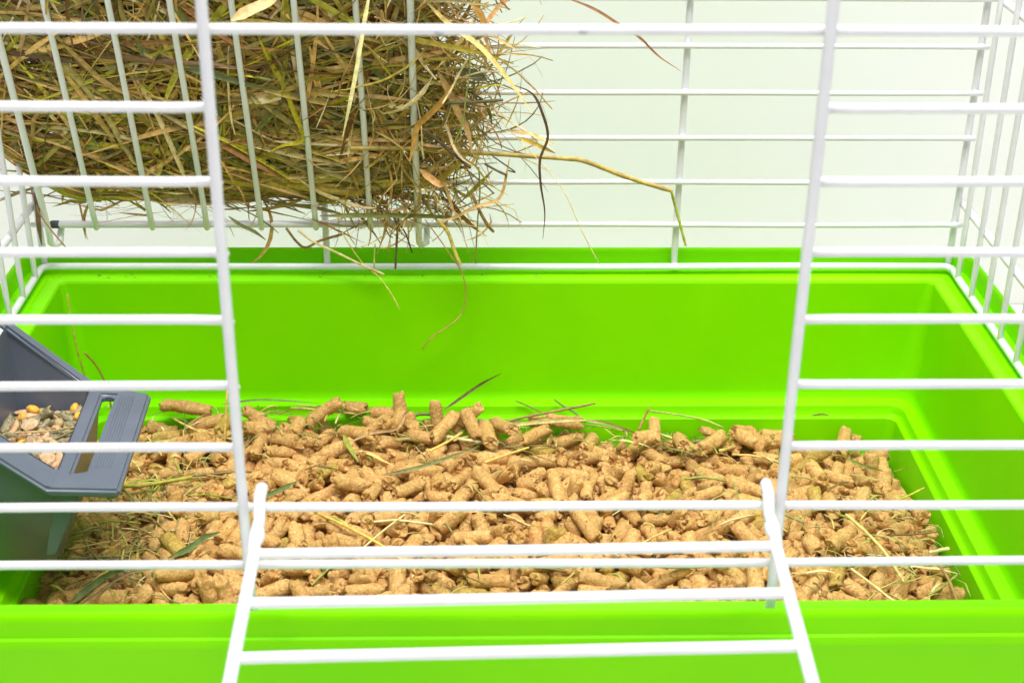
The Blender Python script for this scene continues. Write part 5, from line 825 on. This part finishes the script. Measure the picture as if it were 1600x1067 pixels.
for lb, col, wid, kd, y, path in HERO:
    if y < 0:                                               # just behind the rack's leaning rods
        P = []
        for px, py in path:
            q = 165
            for _ in range(5): q = rod_y(ony(px, py, q).z)-y
            P.append(ony(px, py, q))
    else: P = [ony(px, py, y) for px, py in path]
    for i, p in enumerate(P): P[i] = p+Vector((0, 1.2*math.sin(i*1.3+y), 0))
    straw(lb, col, wid, kd, P)

# ---------------------------------------------------------------- pellet litter
LEN = [6, 8, 9, 10, 11, 12, 13, 15, 17, 7, 9, 5, 6, 7, 4.5, 5.5]; RAD = [2.1]*11+[1.7, 1.9, 1.6, 1.4, 1.8]
def unpack(s):
    out = []
    for i in range(0, len(s)-6, 7):
        q = [a/100 for a in s[i+4:i+7]]
        out.append((s[i], Vector([a/10 for a in s[i+1:i+4]]), Quaternion((math.sqrt(max(0, 1-sum(a*a for a in q))), *q)).normalized()))
    return out
def pellet_geo(L, r, seed, crumb, wear=0):
    rn = random.Random(seed); vs = []; fs = []
    off = Vector((rn.random()*50, rn.random()*50, rn.random()*50))
    if crumb:                                               # a broken, flaky fragment
        bm = bmesh.new(); bmesh.ops.create_icosphere(bm, subdivisions=3, radius=1)
        for v in bm.verts:
            p = v.co.copy(); q = 1+.34*noise.noise(p*1.5+off)+.22*noise.noise(p*3.6+off)+.10*noise.noise(p*8+off)
            cell = noise.cell(p*2.1+off); q *= .92+.16*cell
            v.co = Vector((p.x*L*.5, p.y*r*1.02, p.z*r*.8))*q
        vs = [v.co.copy() for v in bm.verts]; fs = [[v.index for v in f.verts] for f in bm.faces]; bm.free()
        return vs, fs, 0
    n = 18; m = max(7, int(L/.8)); sl = [rn.uniform(-.5, .5), rn.uniform(-.5, .5)]; rag = [rn.uniform(.7, 2.2), rn.uniform(.7, 2.2)]
    bend = rn.uniform(-.012, .012); notch = (rn.random() < .7, rn.uniform(0, 6.28), rn.choice((0, 1)), rn.uniform(.15, .4))
    ba = rn.uniform(0, 6.28); bite = (Vector((rn.uniform(-.5, .5)*L, math.cos(ba)*r, math.sin(ba)*r)), rn.uniform(1.6, 3.2)) if rn.random() < .5+.25*wear else (None, 0)
    def shape(x, a, rr):
        s = (x+L/2)/L; e = 0
        for k in (0, 1):
            w_ = max(0, 1-(s if k == 0 else 1-s)*L/3.2)
            if w_ > 0:
                d = sl[k]*math.cos(a+k*2)*rr+rag[k]*noise.noise(Vector((math.cos(a)*1.8, math.sin(a)*1.8, k*7))+off)+.5*rag[k]*noise.noise(Vector((math.cos(a)*5, math.sin(a)*5, k*7))+off)
                e += d*w_
        q = rr*(1+(.07, .13, .24)[wear]*noise.noise(Vector((x*.35, math.cos(a), math.sin(a)))+off)+(.05, .09, .14)[wear]*noise.noise(Vector((x*1.3, 2.5*math.cos(a), 2.5*math.sin(a)))+off))
        q *= 1-.14*max(0, 1-min(s, 1-s)*L/.9)
        if wear and bite[0] is not None:
            dd = (Vector((x, math.cos(a)*r, math.sin(a)*r))-bite[0]).length
            if dd < bite[1]: q *= 1-.5*(1-dd/bite[1])**.5*(.7+.6*noise.noise(Vector((x*2, a*2, 1))+off))
        if notch[0]:
            t = s if notch[2] == 0 else 1-s
            if t < notch[3]: 
                da = abs((a-notch[1]+math.pi) % (2*math.pi)-math.pi)
                if da < .9: q *= 1-.38*(1-da/.9)*(1-t/notch[3])**.5
        return Vector((x+e, q*math.cos(a), q*math.sin(a)+bend*x*x))
    xs = [-L/2+L*i/m for i in range(m+1)]
    for x in xs: vs += [shape(x, 2*math.pi*k/n, r) for k in range(n)]
    for i in range(m):
        for k in range(n): fs.append((i*n+k, i*n+(k+1) % n, (i+1)*n+(k+1) % n, (i+1)*n+k))
    nside = len(fs)
    for e, x, s in ((0, -L/2, 1), (m, L/2, -1)):
        dep = rn.uniform(.2, 1.3); prev = e*n
        for fr in (.72, .38):
            b = len(vs)
            for k in range(n):
                a = 2*math.pi*k/n; p = shape(x, a, r*fr); p.x += s*dep*(1-fr)*(.6+1.3*noise.noise(Vector((p.y, p.z, fr*3))*.9+off)); vs.append(p)
            for k in range(n):
                q = (prev+k, prev+(k+1) % n, b+(k+1) % n, b+k); fs.append(q if s < 0 else q[::-1])
            prev = b
        vs.append(Vector((x+s*dep, 0, 0))); c = len(vs)-1
        for k in range(n): 
            q = (prev+k, prev+(k+1) % n, c); fs.append(q if s < 0 else q[::-1])
    return vs, fs, nside
PV = []                                                     # three castings of every length, so that few neighbours match
for j in range(48):
    v = j % 16; L, r = LEN[v], RAD[v]*(1.12 if v < 11 else 1.2); g = pellet_geo(L, r, 100+j, v >= 11, j//16)
    me = bpy.data.meshes.new('wood_pellet'); me.from_pydata([tuple(p*K) for p in g[0]], [], g[1]); me.materials.append(M['pellet'])
    me.polygons.foreach_set('use_smooth', [i < g[2] or v >= 11 for i in range(len(g[1]))]); PV.append((me, g))
DATA = unpack(PELLETS)
def zone(p):
    a = [n for lim, n in ((-112, 'under the grey feeder'), (-78, 'between feeder and left post'), (-48, 'by the left door post'), (-18, 'left of centre'), (12, 'at the centre'),
                          (42, 'right of centre'), (72, 'by the right door post'), (108, 'beyond the right door post'), (999, 'at the right wall')) if p.x < lim][0]
    c = [n for lim, n in ((78, 'frontmost row'), (88, 'second row'), (100, 'third row'), (112, 'front middle'), (124, 'middle'), (136, 'rear middle'), (148, 'rear rows'), (160, 'row before last'), (999, 'back row')) if p.y < lim][0]
    return a+', '+c
def pose(q):
    d = q @ Vector((1, 0, 0))
    if abs(d.z) > .7: return 'standing upright'
    if abs(d.z) > .42: return 'propped steeply'
    t = math.degrees(math.atan2(d.y, d.x)) % 180
    return 'lying crosswise' if t < 22 or t > 158 else ('slanting right' if t < 68 else ('seen end-on' if t < 112 else 'slanting left'))
def kindof(v): return 'crumbled wood fragment' if v >= 11 else ('long wood pellet' if LEN[v] >= 12 else ('short wood pellet' if LEN[v] <= 8 else 'medium wood pellet'))
def put(v, j, p, q, label, group):
    me = PV[v+16*(j % 3)][0]; o = bpy.data.objects.new('wood_pellet', me); COL.objects.link(o); o.rotation_mode = 'QUATERNION'
    o.location = p*K; o.rotation_quaternion = q; WL[o] = p; s = .88+.26*((j*.7548) % 1) if j > 12 else 1; o.scale = (s, s*(.93+.14*((j*.31) % 1)), s); return tag(o, label, 'wood pellet', group)
for j, (v, p, q) in enumerate(DATA[:250]):
    put(v, j, p, q, kindof(v)+' '+pose(q)+', '+zone(p), 'loose wood pellets bedding the tray')
vs, fs, cs, sm_ = [], [], [], []
for j, (v, p, q) in enumerate(DATA[250:]):
    g = PV[v+16*(j % 3)][1]; b = len(vs); R3 = q.to_matrix()*(.86+.28*((j*.7548) % 1)); vs += [R3 @ a+p for a in g[0]]; fs += [tuple(b+i for i in f) for f in g[1]]
    sm_ += [i < g[2] or v >= 11 for i in range(len(g[1]))]; t = (j*.61803) % 1; cs += [(t, t, t, 1)]*len(g[0])
o = mesh('pellet_litter', vs, fs, M['pellet'], None, cols=cs); o['kind'] = 'stuff'; tag(o, 'tan wood pellets bedding the tray between the larger ones', 'wood pellets')
o.data.polygons.foreach_set('use_smooth', sm_)
# pellets that stand or lean at the back wall: (label, variant, pixel ends, y)
LEAN = [('upright tan pellet leaning on the green back wall, highest of the row', 5, (680, 628), (686, 678), 171),
        ('tan pellet standing on end left of the upright one', 2, (622, 620), (628, 650), 172),
        ('tan pellet lying level behind the standing one', 4, (585, 644), (624, 645), 172.5),
        ('long tan pellet propped up steeply at the back wall left of centre', 7, (533, 624), (478, 662), 171),
        ('short tan pellet lying alone on the green ledge at the back', 1, (540, 636), (571, 638), 175.5),
        ('long tan pellet propped up at the back wall right of the upright one', 6, (749, 635), (708, 672), 170.5),
        ('tan pellet with its open end towards the viewer near the back wall', 3, (640, 652), (645, 682), 168),
        ('long tan pellet lying on the ledge in the back left of the tray', 8, (246, 630), (338, 642), 173),
        ('tan pellet leaning down to the right by the left door post', 6, (384, 642), (428, 668), 170),
        ('tan pellet lying below the ledge in the back left corner', 5, (306, 664), (345, 656), 169),
        ('large tan pellet pointing right in the back row', 7, (442, 668), (500, 690), 166),
        ('tan pellet under the hay strands in the back row', 5, (862, 656), (898, 660), 172)]
for j, (lb, v, a, b_, y) in enumerate(LEAN):
    A, B = ony(*a, y), ony(*b_, y-(2.5 if abs(a[1]-b_[1]) > 25 else .6)); q = Vector((1, 0, 0)).rotation_difference((B-A).normalized())
    put(v, j, (A+B)/2, q, lb, None)
rb = random.Random(33)
for j in range(34):                                         # more of the back row, where the heap is highest
    x = rb.uniform(-122, 84) if j < 26 else rb.uniform(84, 138); v = rb.choice((1, 2, 3, 4, 5, 6, 9, 10, 12, 13)); a = rb.uniform(-.8, .8)+rb.choice((0, 1.57)); t = rb.gauss(0, .28)
    q = Quaternion((0, 0, 1), a) @ Quaternion((0, 1, 0), t); y = rb.uniform(158, 171-LEN[v]*.4*abs(math.sin(a)))
    p = Vector((x, y, (-57.3 if x < 20 else -57.3-9.0*min(1, (x-20)/110))+rb.uniform(-.8, .8)+LEN[v]*.25*abs(math.sin(t))))
    put(v, j+13, p, q, 'topmost '+kindof(v)+' '+pose(q)+', '+zone(p), 'pellets lying highest along the back')
# sawdust bed under the pellets
def sm(t): t = max(0, min(1, t)); return t*t*(3-2*t)
def hbed(x, y):
    v = -61.5-9.5*sm((y-138)/38)*sm((x+15)/110)+4.5*sm((y-145)/30)*sm((15-x)/60)
    return v+1.2*math.sin(x*.055+y*.03)+1.0*math.sin(y*.09-x*.021+1)
nx, ny = 150, 84; vs = []; fs = []
for j in range(ny+1):
    for i in range(nx+1):
        x = -137+283*i/nx; y = 11+164.5*j/ny; e = min(x+137, 146-x, 175.5-y, y-11)
        vs.append((x, y, max(-83.5, hbed(x, max(y, 40))-8.2+1.3*noise.noise(Vector((x*.5, y*.5, 0)))+(-.6 if e < 2 else 0)-(max(0, 42-y)*.15))))
for j in range(ny):
    for i in range(nx): a = j*(nx+1)+i; fs.append((a, a+1, a+nx+2, a+nx+1))
o = mesh('sawdust', vs, fs, M['pellet'], None); o['kind'] = 'stuff'; tag(o, 'crumbled sawdust in the gaps beneath the wood pellets', 'sawdust')
# crumbs and flakes of pressed wood scattered between pellets
rc = random.Random(4); vs = []; fs = []; cs = []
tops = DATA[:1300]
for k in range(3600):
    v, p, q = rc.choice(tops); d = q @ Vector((rc.uniform(-.5, .5)*LEN[v], 0, 0)); a = rc.uniform(0, 6.28)
    c = p+d+Vector((math.cos(a)*rc.uniform(0, 3.2), math.sin(a)*rc.uniform(0, 3.2), 0)); c.z = p.z+rc.uniform(-.3, 1.2)+RAD[v]*.35
    if c.y > 174 or c.x > 145 or c.x < -136: continue
    s = rc.uniform(.2, .95); b = len(vs); ax = [Vector((rc.gauss(0, 1), rc.gauss(0, 1), rc.gauss(0, 1))).normalized()*s*f for f in (1.4, .9, .5)]
    vs += [c+ax[0], c-ax[0]+ax[2]*.3, c+ax[1], c-ax[1], c+ax[2], c-ax[2]]
    for f in ((0, 2, 4), (2, 1, 4), (1, 3, 4), (3, 0, 4), (2, 0, 5), (1, 2, 5), (3, 1, 5), (0, 3, 5)): fs.append(tuple(b+i for i in f))
    t = rc.random(); cs += [(t, t, t, 1)]*6
o = mesh('wood_crumbs', vs, fs, M['pellet'], None, smooth=False, cols=cs); o['kind'] = 'stuff'; tag(o, 'tiny wood crumbs scattered over the pellets', 'crumbs')

# straws lying on the litter
FALL = [('dark olive blade propped against the green back wall above the pellets', lin(110, 100, 62), 1.15, 'blade', [(694, 640, 168), (720, 622, 172), (752, 600, 175.5), (784, 583, 179)], 'y'),
 ('long brown stalk slanting up to the right in the back row of litter', lin(140, 116, 60), .9, 'stem', [(762, 668, 164), (810, 654, 166), (868, 642, 168), (930, 630, 170)], 'y'),
 ('bundle stalk running beneath the long brown stalk in the back row', lin(170, 160, 84), 1.4, 'blade', [(740, 676, 163), (800, 664, 165), (860, 658, 166), (930, 656, 167)], 'y'),
 ('pale blade sagging over the pellets at back centre', lin(180, 172, 112), 1.2, 'blade', [(905, 655, 167), (950, 662, 166), (985, 674, 165), (1015, 684, 164)], 'y'),
 ('thin stalk arching over the green ledge at back right of centre', lin(164, 170, 80), .7, 'stem', [(1016, 642, 172), (1060, 648, 171), (1100, 656, 170), (1130, 668, 168)], 'y'),
 ('short brown stick standing at back right of centre', lin(170, 130, 72), .9, 'stem', [(1014, 638, 171), (1006, 654, 170), (998, 672, 168)], 'y'),
 ('dark green strand lying on the ledge left of centre', lin(98, 116, 48), .8, 'blade', [(345, 632, 174), (400, 625, 176), (450, 626, 177), (502, 630, 177)], 'y'),
 ('grey green blade lying across the pellets at centre', lin(124, 128, 82), 1.2, 'blade', [(598, 742, -56.5), (650, 731, -56.5), (700, 715, -56.2), (746, 698, -56)], 'z'),
 ('pale yellow straw lying at back centre over two pellets', lin(220, 184, 96), .95, 'stem', [(672, 704, -55), (696, 692, -54.5), (722, 676, -54)], 'z'),
 ('second pale yellow straw just right of the first', lin(214, 180, 92), .85, 'stem', [(758, 722, -57), (792, 710, -56.5), (826, 699, -56)], 'z'),
 ('green torn blade hanging over pellets left of centre', lin(138, 142, 60), 1.7, 'blade', [(536, 678, -54.5), (546, 698, -55), (560, 722, -56)], 'z'),
 ('pinkish dry blade curving between pellets left of centre', lin(196, 160, 120), 1.3, 'blade', [(548, 690, -54), (580, 676, -54), (620, 669, -54), (634, 645, -50), (642, 640, -48)], 'z'),
 ('olive blade lying behind the left end of the folded door', lin(110, 122, 74), 1.7, 'blade', [(412, 776, -57), (440, 764, -57), (464, 752, -57)], 'z'),
 ('golden straw crossing the litter just behind the door bars', lin(224, 184, 88), .9, 'stem', [(498, 802, -58), (545, 824, -58), (600, 854, -58), (640, 884, -58)], 'z'),
 ('pale straw crossing the golden straw behind the door bars', lin(208, 190, 130), .7, 'stem', [(632, 804, -58), (600, 828, -58), (560, 862, -58)], 'z'),
 ('dark green blade lying between the feeder and the left post', lin(92, 112, 60), 1.9, 'blade', [(262, 872, -58), (296, 856, -57.5), (318, 840, -57), (344, 831, -57)], 'z'),
 ('broad grey green blade lying in the front left corner of the litter', lin(108, 122, 74), 2.1, 'blade', [(106, 945, -59), (140, 918, -58), (170, 899, -58), (204, 886, -58)], 'z'),
 ('thin brown stalk lying beside the grey green blade in the front left corner', lin(120, 96, 60), .8, 'blade', [(120, 948, -58), (150, 928, -58), (200, 896, -58), (250, 888, -58)], 'z'),
 ('yellow green stalk lying under the handle of the grey feeder', lin(170, 158, 52), 1.3, 'stem', [(180, 757, -56), (215, 759, -56), (262, 752, -56), (300, 745, -56)], 'z'),
 ('upright pale straw leaning beside the left door post', lin(226, 190, 110), .9, 'stem', [(356, 608, 160), (353, 640, 158), (351, 690, 156)], 'y'),
 ('long pale straw slanting over the litter at front right', lin(206, 190, 116), 1.0, 'stem', [(1322, 804, -57.5), (1352, 830, -57.5), (1382, 862, -57.5), (1412, 908, -58)], 'z'),
 ('second pale straw below it at front right', lin(220, 206, 140), .7, 'stem', [(1330, 888, -57), (1362, 912, -57), (1408, 948, -58)], 'z'),
 ('thin yellow stalk crossing the right edge of the litter', lin(186, 180, 60), .7, 'stem', [(1392, 786, -56), (1420, 774, -56), (1444, 762, -55)], 'z'),
 ('green blade lying among pellets at right', lin(126, 130, 60), 1.2, 'blade', [(1322, 716, -61), (1350, 728, -61), (1380, 736, -61)], 'z'),
 ('thin brown stalk leaning in the front right corner', lin(150, 120, 70), .8, 'stem', [(1466, 880, -57), (1482, 905, -57), (1496, 940, -58)], 'z'),
 ('thin dark twig lying near the right wall of the tray', lin(104, 92, 50), .6, 'stem', [(1392, 836, -56), (1430, 834, -56), (1468, 830, -55)], 'z'),
 ('olive stalk lying behind the right part of the door bar', lin(140, 138, 70), .9, 'stem', [(1010, 884, -58), (1080, 886, -58), (1140, 880, -58)], 'z'),
 ('green stalk with a seed head at back centre on the ledge', lin(110, 128, 50), .7, 'stem', [(866, 624, 177), (880, 634, 176), (900, 646, 174), (915, 660, 171)], 'y'),
 ('thin twig lying on the ledge right of centre', lin(120, 120, 60), .5, 'stem', [(806, 626, 177), (825, 634, 177), (846, 644, 175)], 'y'),
 ('dark twig lying on the green ledge at far right', lin(120, 90, 50), .5, 'stem', [(1270, 649, 177), (1284, 647, 177.5), (1298, 650, 177)], 'y')]
for lb, col, wid, kd, P, md in FALL: straw(lb, col, wid, kd, [ony(a, b_, c) if md == 'y' else onz(a, b_, c) for a, b_, c in P])
rs = random.Random(21); vs, fs, cs = [], [], []
BC = [lin(156, 146, 78), lin(186, 168, 92), lin(126, 130, 72), lin(206, 178, 104), lin(128, 104, 60), lin(206, 192, 136), lin(150, 152, 70)]
STN = ['olive', 'yellowish', 'grey green', 'golden', 'brown', 'pale', 'yellow green']
def lay(x, y, a, Ln, wid, kd, col, v, f, c_, k):
    P = []; cur = rs.gauss(0, .05); n = 6; lift = rs.uniform(.4, 1.3)
    for i in range(n+1):
        z = hbed(x, y)+1.7+lift*math.sin(math.pi*i/n)+noise.noise(Vector((x*.2, y*.2, k)))*.8
        P.append(Vector((min(max(x, -136), 145), min(y, 174.5), z))); a += cur; x += math.cos(a)*Ln/n; y += math.sin(a)*Ln/n
    if kd: stem(P, wid*.5, col, v, f, c_, 5, k)
    else: blade(P, wid, col, v, f, c_, k, .8, face=Vector((0, .3, 1)))
def spot():
    u = rs.random()
    if u < .30: return rs.uniform(-132, -92), rs.uniform(70, 172)
    if u < .52: return rs.uniform(-90, 90), rs.uniform(152, 174)
    if u < .66: return rs.uniform(100, 143), rs.uniform(66, 120)
    return rs.uniform(-132, 140), rs.uniform(64, 172)
for k in range(110):
    x, y = spot(); v, f, c_ = [], [], []
    sc_ = rs.choice(BC); lay(x, y, rs.uniform(-.9, .9)+rs.choice((0, math.pi)), rs.uniform(9, 27), rs.choice((.4, .5, .7, .9, 1.3)), rs.random() < .5, sc_, v, f, c_, k)
    o = mesh('straw', v, f, M['hay'], None, cols=c_)
    g = ('thin ' if max(o.dimensions) < 16*K else 'long thin ')+STN[BC.index(sc_)]+' straw on the pellets, '+zone(Vector((x, y, 0))); tag(o, g, 'straw', 'loose straws scattered on the pellets')
for k in range(650):
    x, y = spot(); lay(x, y, rs.uniform(0, 6.28), rs.uniform(2, 13), rs.choice((.22, .3, .4, .7)), rs.random() < .4, rs.choice(BC), vs, fs, cs, k)
for k in range(60):                                         # the dense clump under the feeder's handle
    x, y = rs.gauss(-108, 6), rs.gauss(108, 14); lay(x, y, rs.uniform(0, 6.28), rs.uniform(9, 22), rs.choice((.35, .5, .8)), rs.random() < .4, rs.choice(BC[:3]+[lin(140, 150, 50)]), vs, fs, cs, k)
for k in range(26):                                         # flecks on the ledge
    x = rs.uniform(-150, 60); y = rs.uniform(187.5, 191); a = rs.uniform(0, 6.28); P = [Vector((x, y, -10.6)), Vector((x+math.cos(a)*.8, y+math.sin(a)*.4, -10.3)), Vector((x+math.cos(a)*1.8, y+math.sin(a)*.8, -10.5))]
    blade(P, .3, DRK, vs, fs, cs, k, .2)
o = mesh('hay_scraps', vs, fs, M['hay'], None, cols=cs); o['kind'] = 'stuff'; tag(o, 'short scraps of hay sprinkled over the pellets', 'hay scraps')

# ---------------------------------------------------------------- feeder
fe = thing('feeder', 'slate grey plastic food hopper with slotted handle hooked on the left side of the cage', 'feeder', (-135, 90, -42))
Z0 = -27
def fz(x): return Z0+.80*max(0.0, -126.5-x)**1.0
G = M['grey']
def loops(name, rings, mat_, parent, closed=False, cap0=False, cap1=False, smooth=False):
    vs = []; fs = []; n = len(rings[0])
    for r_ in rings: vs += [FS(p) for p in r_]
    for i in range(len(rings)-1):
        for k in range(n if closed else n-1): fs.append((i*n+k, i*n+(k+1) % n, (i+1)*n+(k+1) % n, (i+1)*n+k))
    if cap0: fs.append(tuple(range(n)))
    if cap1: fs.append(tuple(range((len(rings)-1)*n, len(rings)*n)))
    o = mesh(name, vs, fs, mat_, parent, smooth=False)
    bm = bmesh.new(); bm.from_mesh(o.data); bmesh.ops.recalc_face_normals(bm, faces=bm.faces)
    es = [e for e in bm.edges if len(e.link_faces) == 2 and e.calc_face_angle(0) > .25]
    bmesh.ops.bevel(bm, geom=es, offset=.00045, segments=2, affect='EDGES'); 
    for f in bm.faces: f.smooth = True
    bm.to_mesh(o.data); bm.free()
    try: o.data.set_sharp_from_angle(angle=math.radians(50))
    except Exception: pass
    return o
# flange: the sloping rim with a slotted handle, as strips 2.2 thick
def slab(name, poly, th=1.8, zf=None, parent=fe, mat_=G, zoff=0):
    z = zf or (lambda x: fz(x)); top = [Vector((x, y, z(x)+zoff)) for x, y in poly]; bot = [p-Vector((0, 0, th)) for p in top]
    return loops(name, [top, bot], mat_, parent, True, True, True)
XLF = -157.5; XL2 = -153.2
def FS(p): return Vector((p.x*.954-.08, p.y*.954-13.5, p.z*.954+9.5))     # hopper and its food scaled about the camera
yn = lambda x: 76.4                                          # near outer edge
# near flange (two panels: level and rising), far rim, inner right strip, handle
N1, N2 = (-126.5, 76.2), (-105.7, 75.3)
C_, B_ = (-108.0, 133.8), (-127.0, 140.2)
s0, s1, s2, s3 = (-121.4, 85.3), (-117.6, 86.2), (-119.2, 132.6), (-123.3, 132.6)
c0, c1 = (-126.4, 87), (-127.9, 134.9)
def flange():
    # one plate: outer outline and two holes, triangulated by hand into quads
    P = {'E': N1, 'D': N2, 'C': C_, 'B': B_, 's0': s0, 's1': s1, 's2': s2, 's3': s3, 'c0': c0, 'c1': c1, 'F': (XLF, 76.8), 'A': (XLF, 145), 'f': (XLF, 87.2), 'a': (XLF, 140.2), 'e': (-127.2, 139.0)}
    Q = [('F', 'E', 'c0', 'f'), ('E', 'D', 's1', 's0'), ('E', 's0', 'c0'), ('c0', 's0', 's3', 'c1'), ('s1', 'D', 'C', 's2'), ('s3', 's2', 'C', 'B'), ('c1', 's3', 'B'), ('a', 'c1', 'B', 'A')]
    keys = list(P); idx = {k: i for i, k in enumerate(keys)}; vs = []
    for k in keys: x, y = P[k]; vs.append(Vector((x, y, fz(x))))
    n = len(keys); vs += [v-Vector((0, 0, 3.0)) for v in vs]; fs = []
    cnt = {}
    for q in Q:
        f = [idx[a] for a in q]; fs.append(f); fs.append([i+n for i in f][::-1])
        for i in range(len(f)): e = (f[i], f[(i+1) % len(f)]); cnt[e] = 1
    for (a, b_) in list(cnt):
        if (b_, a) not in cnt: fs.append((b_, a, a+n, b_+n))
    o = mesh('rim', [FS(p) for p in vs], fs, G, fe, smooth=False)
    bm = bmesh.new(); bm.from_mesh(o.data); bmesh.ops.recalc_face_normals(bm, faces=bm.faces)
    es = [e for e in bm.edges if len(e.link_faces) == 2 and e.calc_face_angle(0) > .6]
    bmesh.ops.bevel(bm, geom=es, offset=.0012, segments=3, affect='EDGES'); bm.to_mesh(o.data); bm.free()
    o.data.polygons.foreach_set('use_smooth', [True]*len(o.data.polygons))
    try: o.data.set_sharp_from_angle(angle=math.radians(40))
    except Exception: pass
    return o
rim = flange()
for k in range(6):                                          # fine moulded ridges along the handle
    t = .18+.075*k; a = Vector((s1[0]+(N2[0]-s1[0])*t, 88, Z0+.02)); b_ = Vector((s2[0]+(C_[0]-s2[0])*t, 131.5, Z0+.02))
    vs, fs = tube_geo([FS(a), FS(a.lerp(b_, .5)), FS(b_)], .20, 8); mesh('ridge', vs, fs, G, rim)
# hopper: inner and outer walls
def hop(dx, z): 
    # section at depth z below the rim level of each corner
    return z
inner = [[Vector((XL2, 87.2, fz(XL2)-.3)), Vector((c0[0], c0[1], fz(c0[0])-.3)), Vector((c1[0], c1[1], fz(c1[0])-.3)), Vector((XL2, 140.2, fz(XL2)-.3))],
         [Vector((XL2+.6, 88.2, -36)), Vector((-127.6, 88, -36)), Vector((-129.2, 134.5, -36)), Vector((XL2+.6, 138, -36))],
         [Vector((XL2+2.6, 90, -50)), Vector((-130, 90, -50)), Vector((-131, 133, -50)), Vector((XL2+2.6, 133, -50))]]
loops('inner_wall', inner, G, fe, True, False, True)
outer = [[Vector((XL2-1, 78.2, fz(XL2)-2.1)), Vector((-126.3, 78.0, Z0-2.1)), Vector((-124.6, 80.5, Z0-2.0)), Vector((-125.6, 136.5, Z0-2.0)), Vector((-128, 138.6, Z0-2.0)), Vector((XL2-1, 141.5, fz(XL2)-2.1))],
         [Vector((XL2-.2, 78.6, -26)), Vector((-126.3, 78.6, -33)), Vector((-124.5, 81, -33)), Vector((-125.8, 136.3, -33)), Vector((-128, 138.4, -33)), Vector((XL2-.2, 140, -26))],
         [Vector((XL2+1.8, 80, -54.6)), Vector((-129.2, 80, -54.6)), Vector((-127.4, 82.5, -54.6)), Vector((-129, 134.5, -54.6)), Vector((-131, 136, -54.6)), Vector((XL2+1.8, 136, -54.6))],
         [Vector((XL2+3, 81.5, -55.8)), Vector((-130.2, 81.5, -55.8)), Vector((-128.8, 83.2, -55.8)), Vector((-130.2, 133.8, -55.8)), Vector((-131.5, 134.6, -55.8)), Vector((XL2+3, 134.6, -55.8))]]
loops('body', outer, G, fe, True, False, True)
for yy in (66, 118):
    vs, fs = tube_geo([(-148.5, yy, 5.5), (-152, yy, 8.3), (-156.5, yy, 9.4), (-158, yy, 7.5), (-158, yy, 3)], 1.0, 8); mesh('hook', vs, fs, G, fe)
g = [Vector((-126, 79.2, Z0-2.0)), Vector((-118.2, 79.2, Z0-2.0)), Vector((-119.0, 79.2, -33)), Vector((-128.0, 79.2, -52.0)), Vector((-131, 79.2, -52.4))]
loops('gusset', [g, [p+Vector((0, 2.4, 0)) for p in g]], G, fe, True, True, True)

FK = [('feed_pellet', 'dull green feed pellet', 'feed pellet', food_mat('green_feed', (.09, .08, .03), (.42, .36, .20), 800), (3.4, 1.7, 1.7)),
      ('grain_husk', 'pinkish tan grain husk', 'grain', food_mat('pink_husk', (.48, .27, .12), (.70, .47, .27), 300), (4.2, 1.3, 1.0)),
      ('corn_kernel', 'orange yellow corn kernel', 'corn', food_mat('corn_skin', (.80, .36, .02), (.86, .50, .06), 250), (2.4, 2.1, 1.3)),
      ('dried_pea', 'tan round dried pea', 'pea', food_mat('pea_skin', (.36, .27, .10), (.56, .42, .20), 300), (1.6, 1.6, 1.5)),
      ('seed', 'brown streaked seed', 'seed', food_mat('seed_husk', (.16, .11, .06), (.52, .38, .24), 260), (3.0, 1.1, .8)),
      ('bean_piece', 'peach coloured bean piece', 'bean', food_mat('bean_skin', (.62, .33, .16), (.74, .46, .26), 300), (2.2, 1.5, 1.2)),
      ('grain_flake', 'flat tan grain flake', 'flake', food_mat('flake', (.42, .26, .12), (.66, .48, .28), 400), (2.7, 2.1, .6))]
FM = []
for i, (nm, lb, ct, mt, dm) in enumerate(FK):
    if i == 0: g = pellet_geo(6.8, 1.75, 77, False, 2); vv, ff = g[0], g[1]
    else:
        bm = bmesh.new(); bmesh.ops.create_icosphere(bm, subdivisions=3, radius=1)
        for v in bm.verts:
            p = v.co.copy(); ta = 1-.45*max(0, p.x)**2 if i in (1, 2, 4) else 1; q = 1+.16*noise.noise(p*1.6+Vector((i*9, 0, 0)))+(.12*noise.noise(p*5) if i in (1, 6) else 0)
            v.co = Vector((p.x*dm[0], p.y*dm[1]*ta*(1-.2*(p.x < -.8)), p.z*dm[2]*ta))*q
            if i == 1: v.co.z += .06*v.co.x**2-.3; v.co.y *= 1-.25*(abs(p.y) < .15)
        vv = [v.co.copy() for v in bm.verts]; ff = [[v.index for v in f.verts] for f in bm.faces]; bm.free()
    me = bpy.data.meshes.new(nm); me.from_pydata([tuple(p*K) for p in vv], [], ff); me.materials.append(mt); me.polygons.foreach_set('use_smooth', [True]*len(ff)); FM.append(me)
for v, p, q in unpack(FOOD):
    nm, lb, ct = FK[v][:3]; p = FS(p+Vector((0, 0, 4.4)))
    o = bpy.data.objects.new(nm, FM[v]); COL.objects.link(o); o.rotation_mode = 'QUATERNION'; o.location = p*K; o.rotation_quaternion = q; WL[o] = p
    side = 'near the front edge of the food' if p.y < 86 else ('at the back of the food' if p.y > 102 else 'in the middle of the food')
    tag(o, lb+' in the grey feeder, '+side, ct, lb+'s '+side)
straw('thin tan straw lying across the mixed food in the grey feeder', lin(184, 160, 104), .6, 'stem', [onz(-5, 677, -21), onz(40, 675, -20.5), onz(80, 673, -20), onz(117, 667, -18)])
straw('olive stalk slanting over the food near the feeder rim', lin(120, 112, 60), .7, 'stem', [onz(60, 694, -21), onz(90, 684, -20.2), onz(116, 672, -19)])
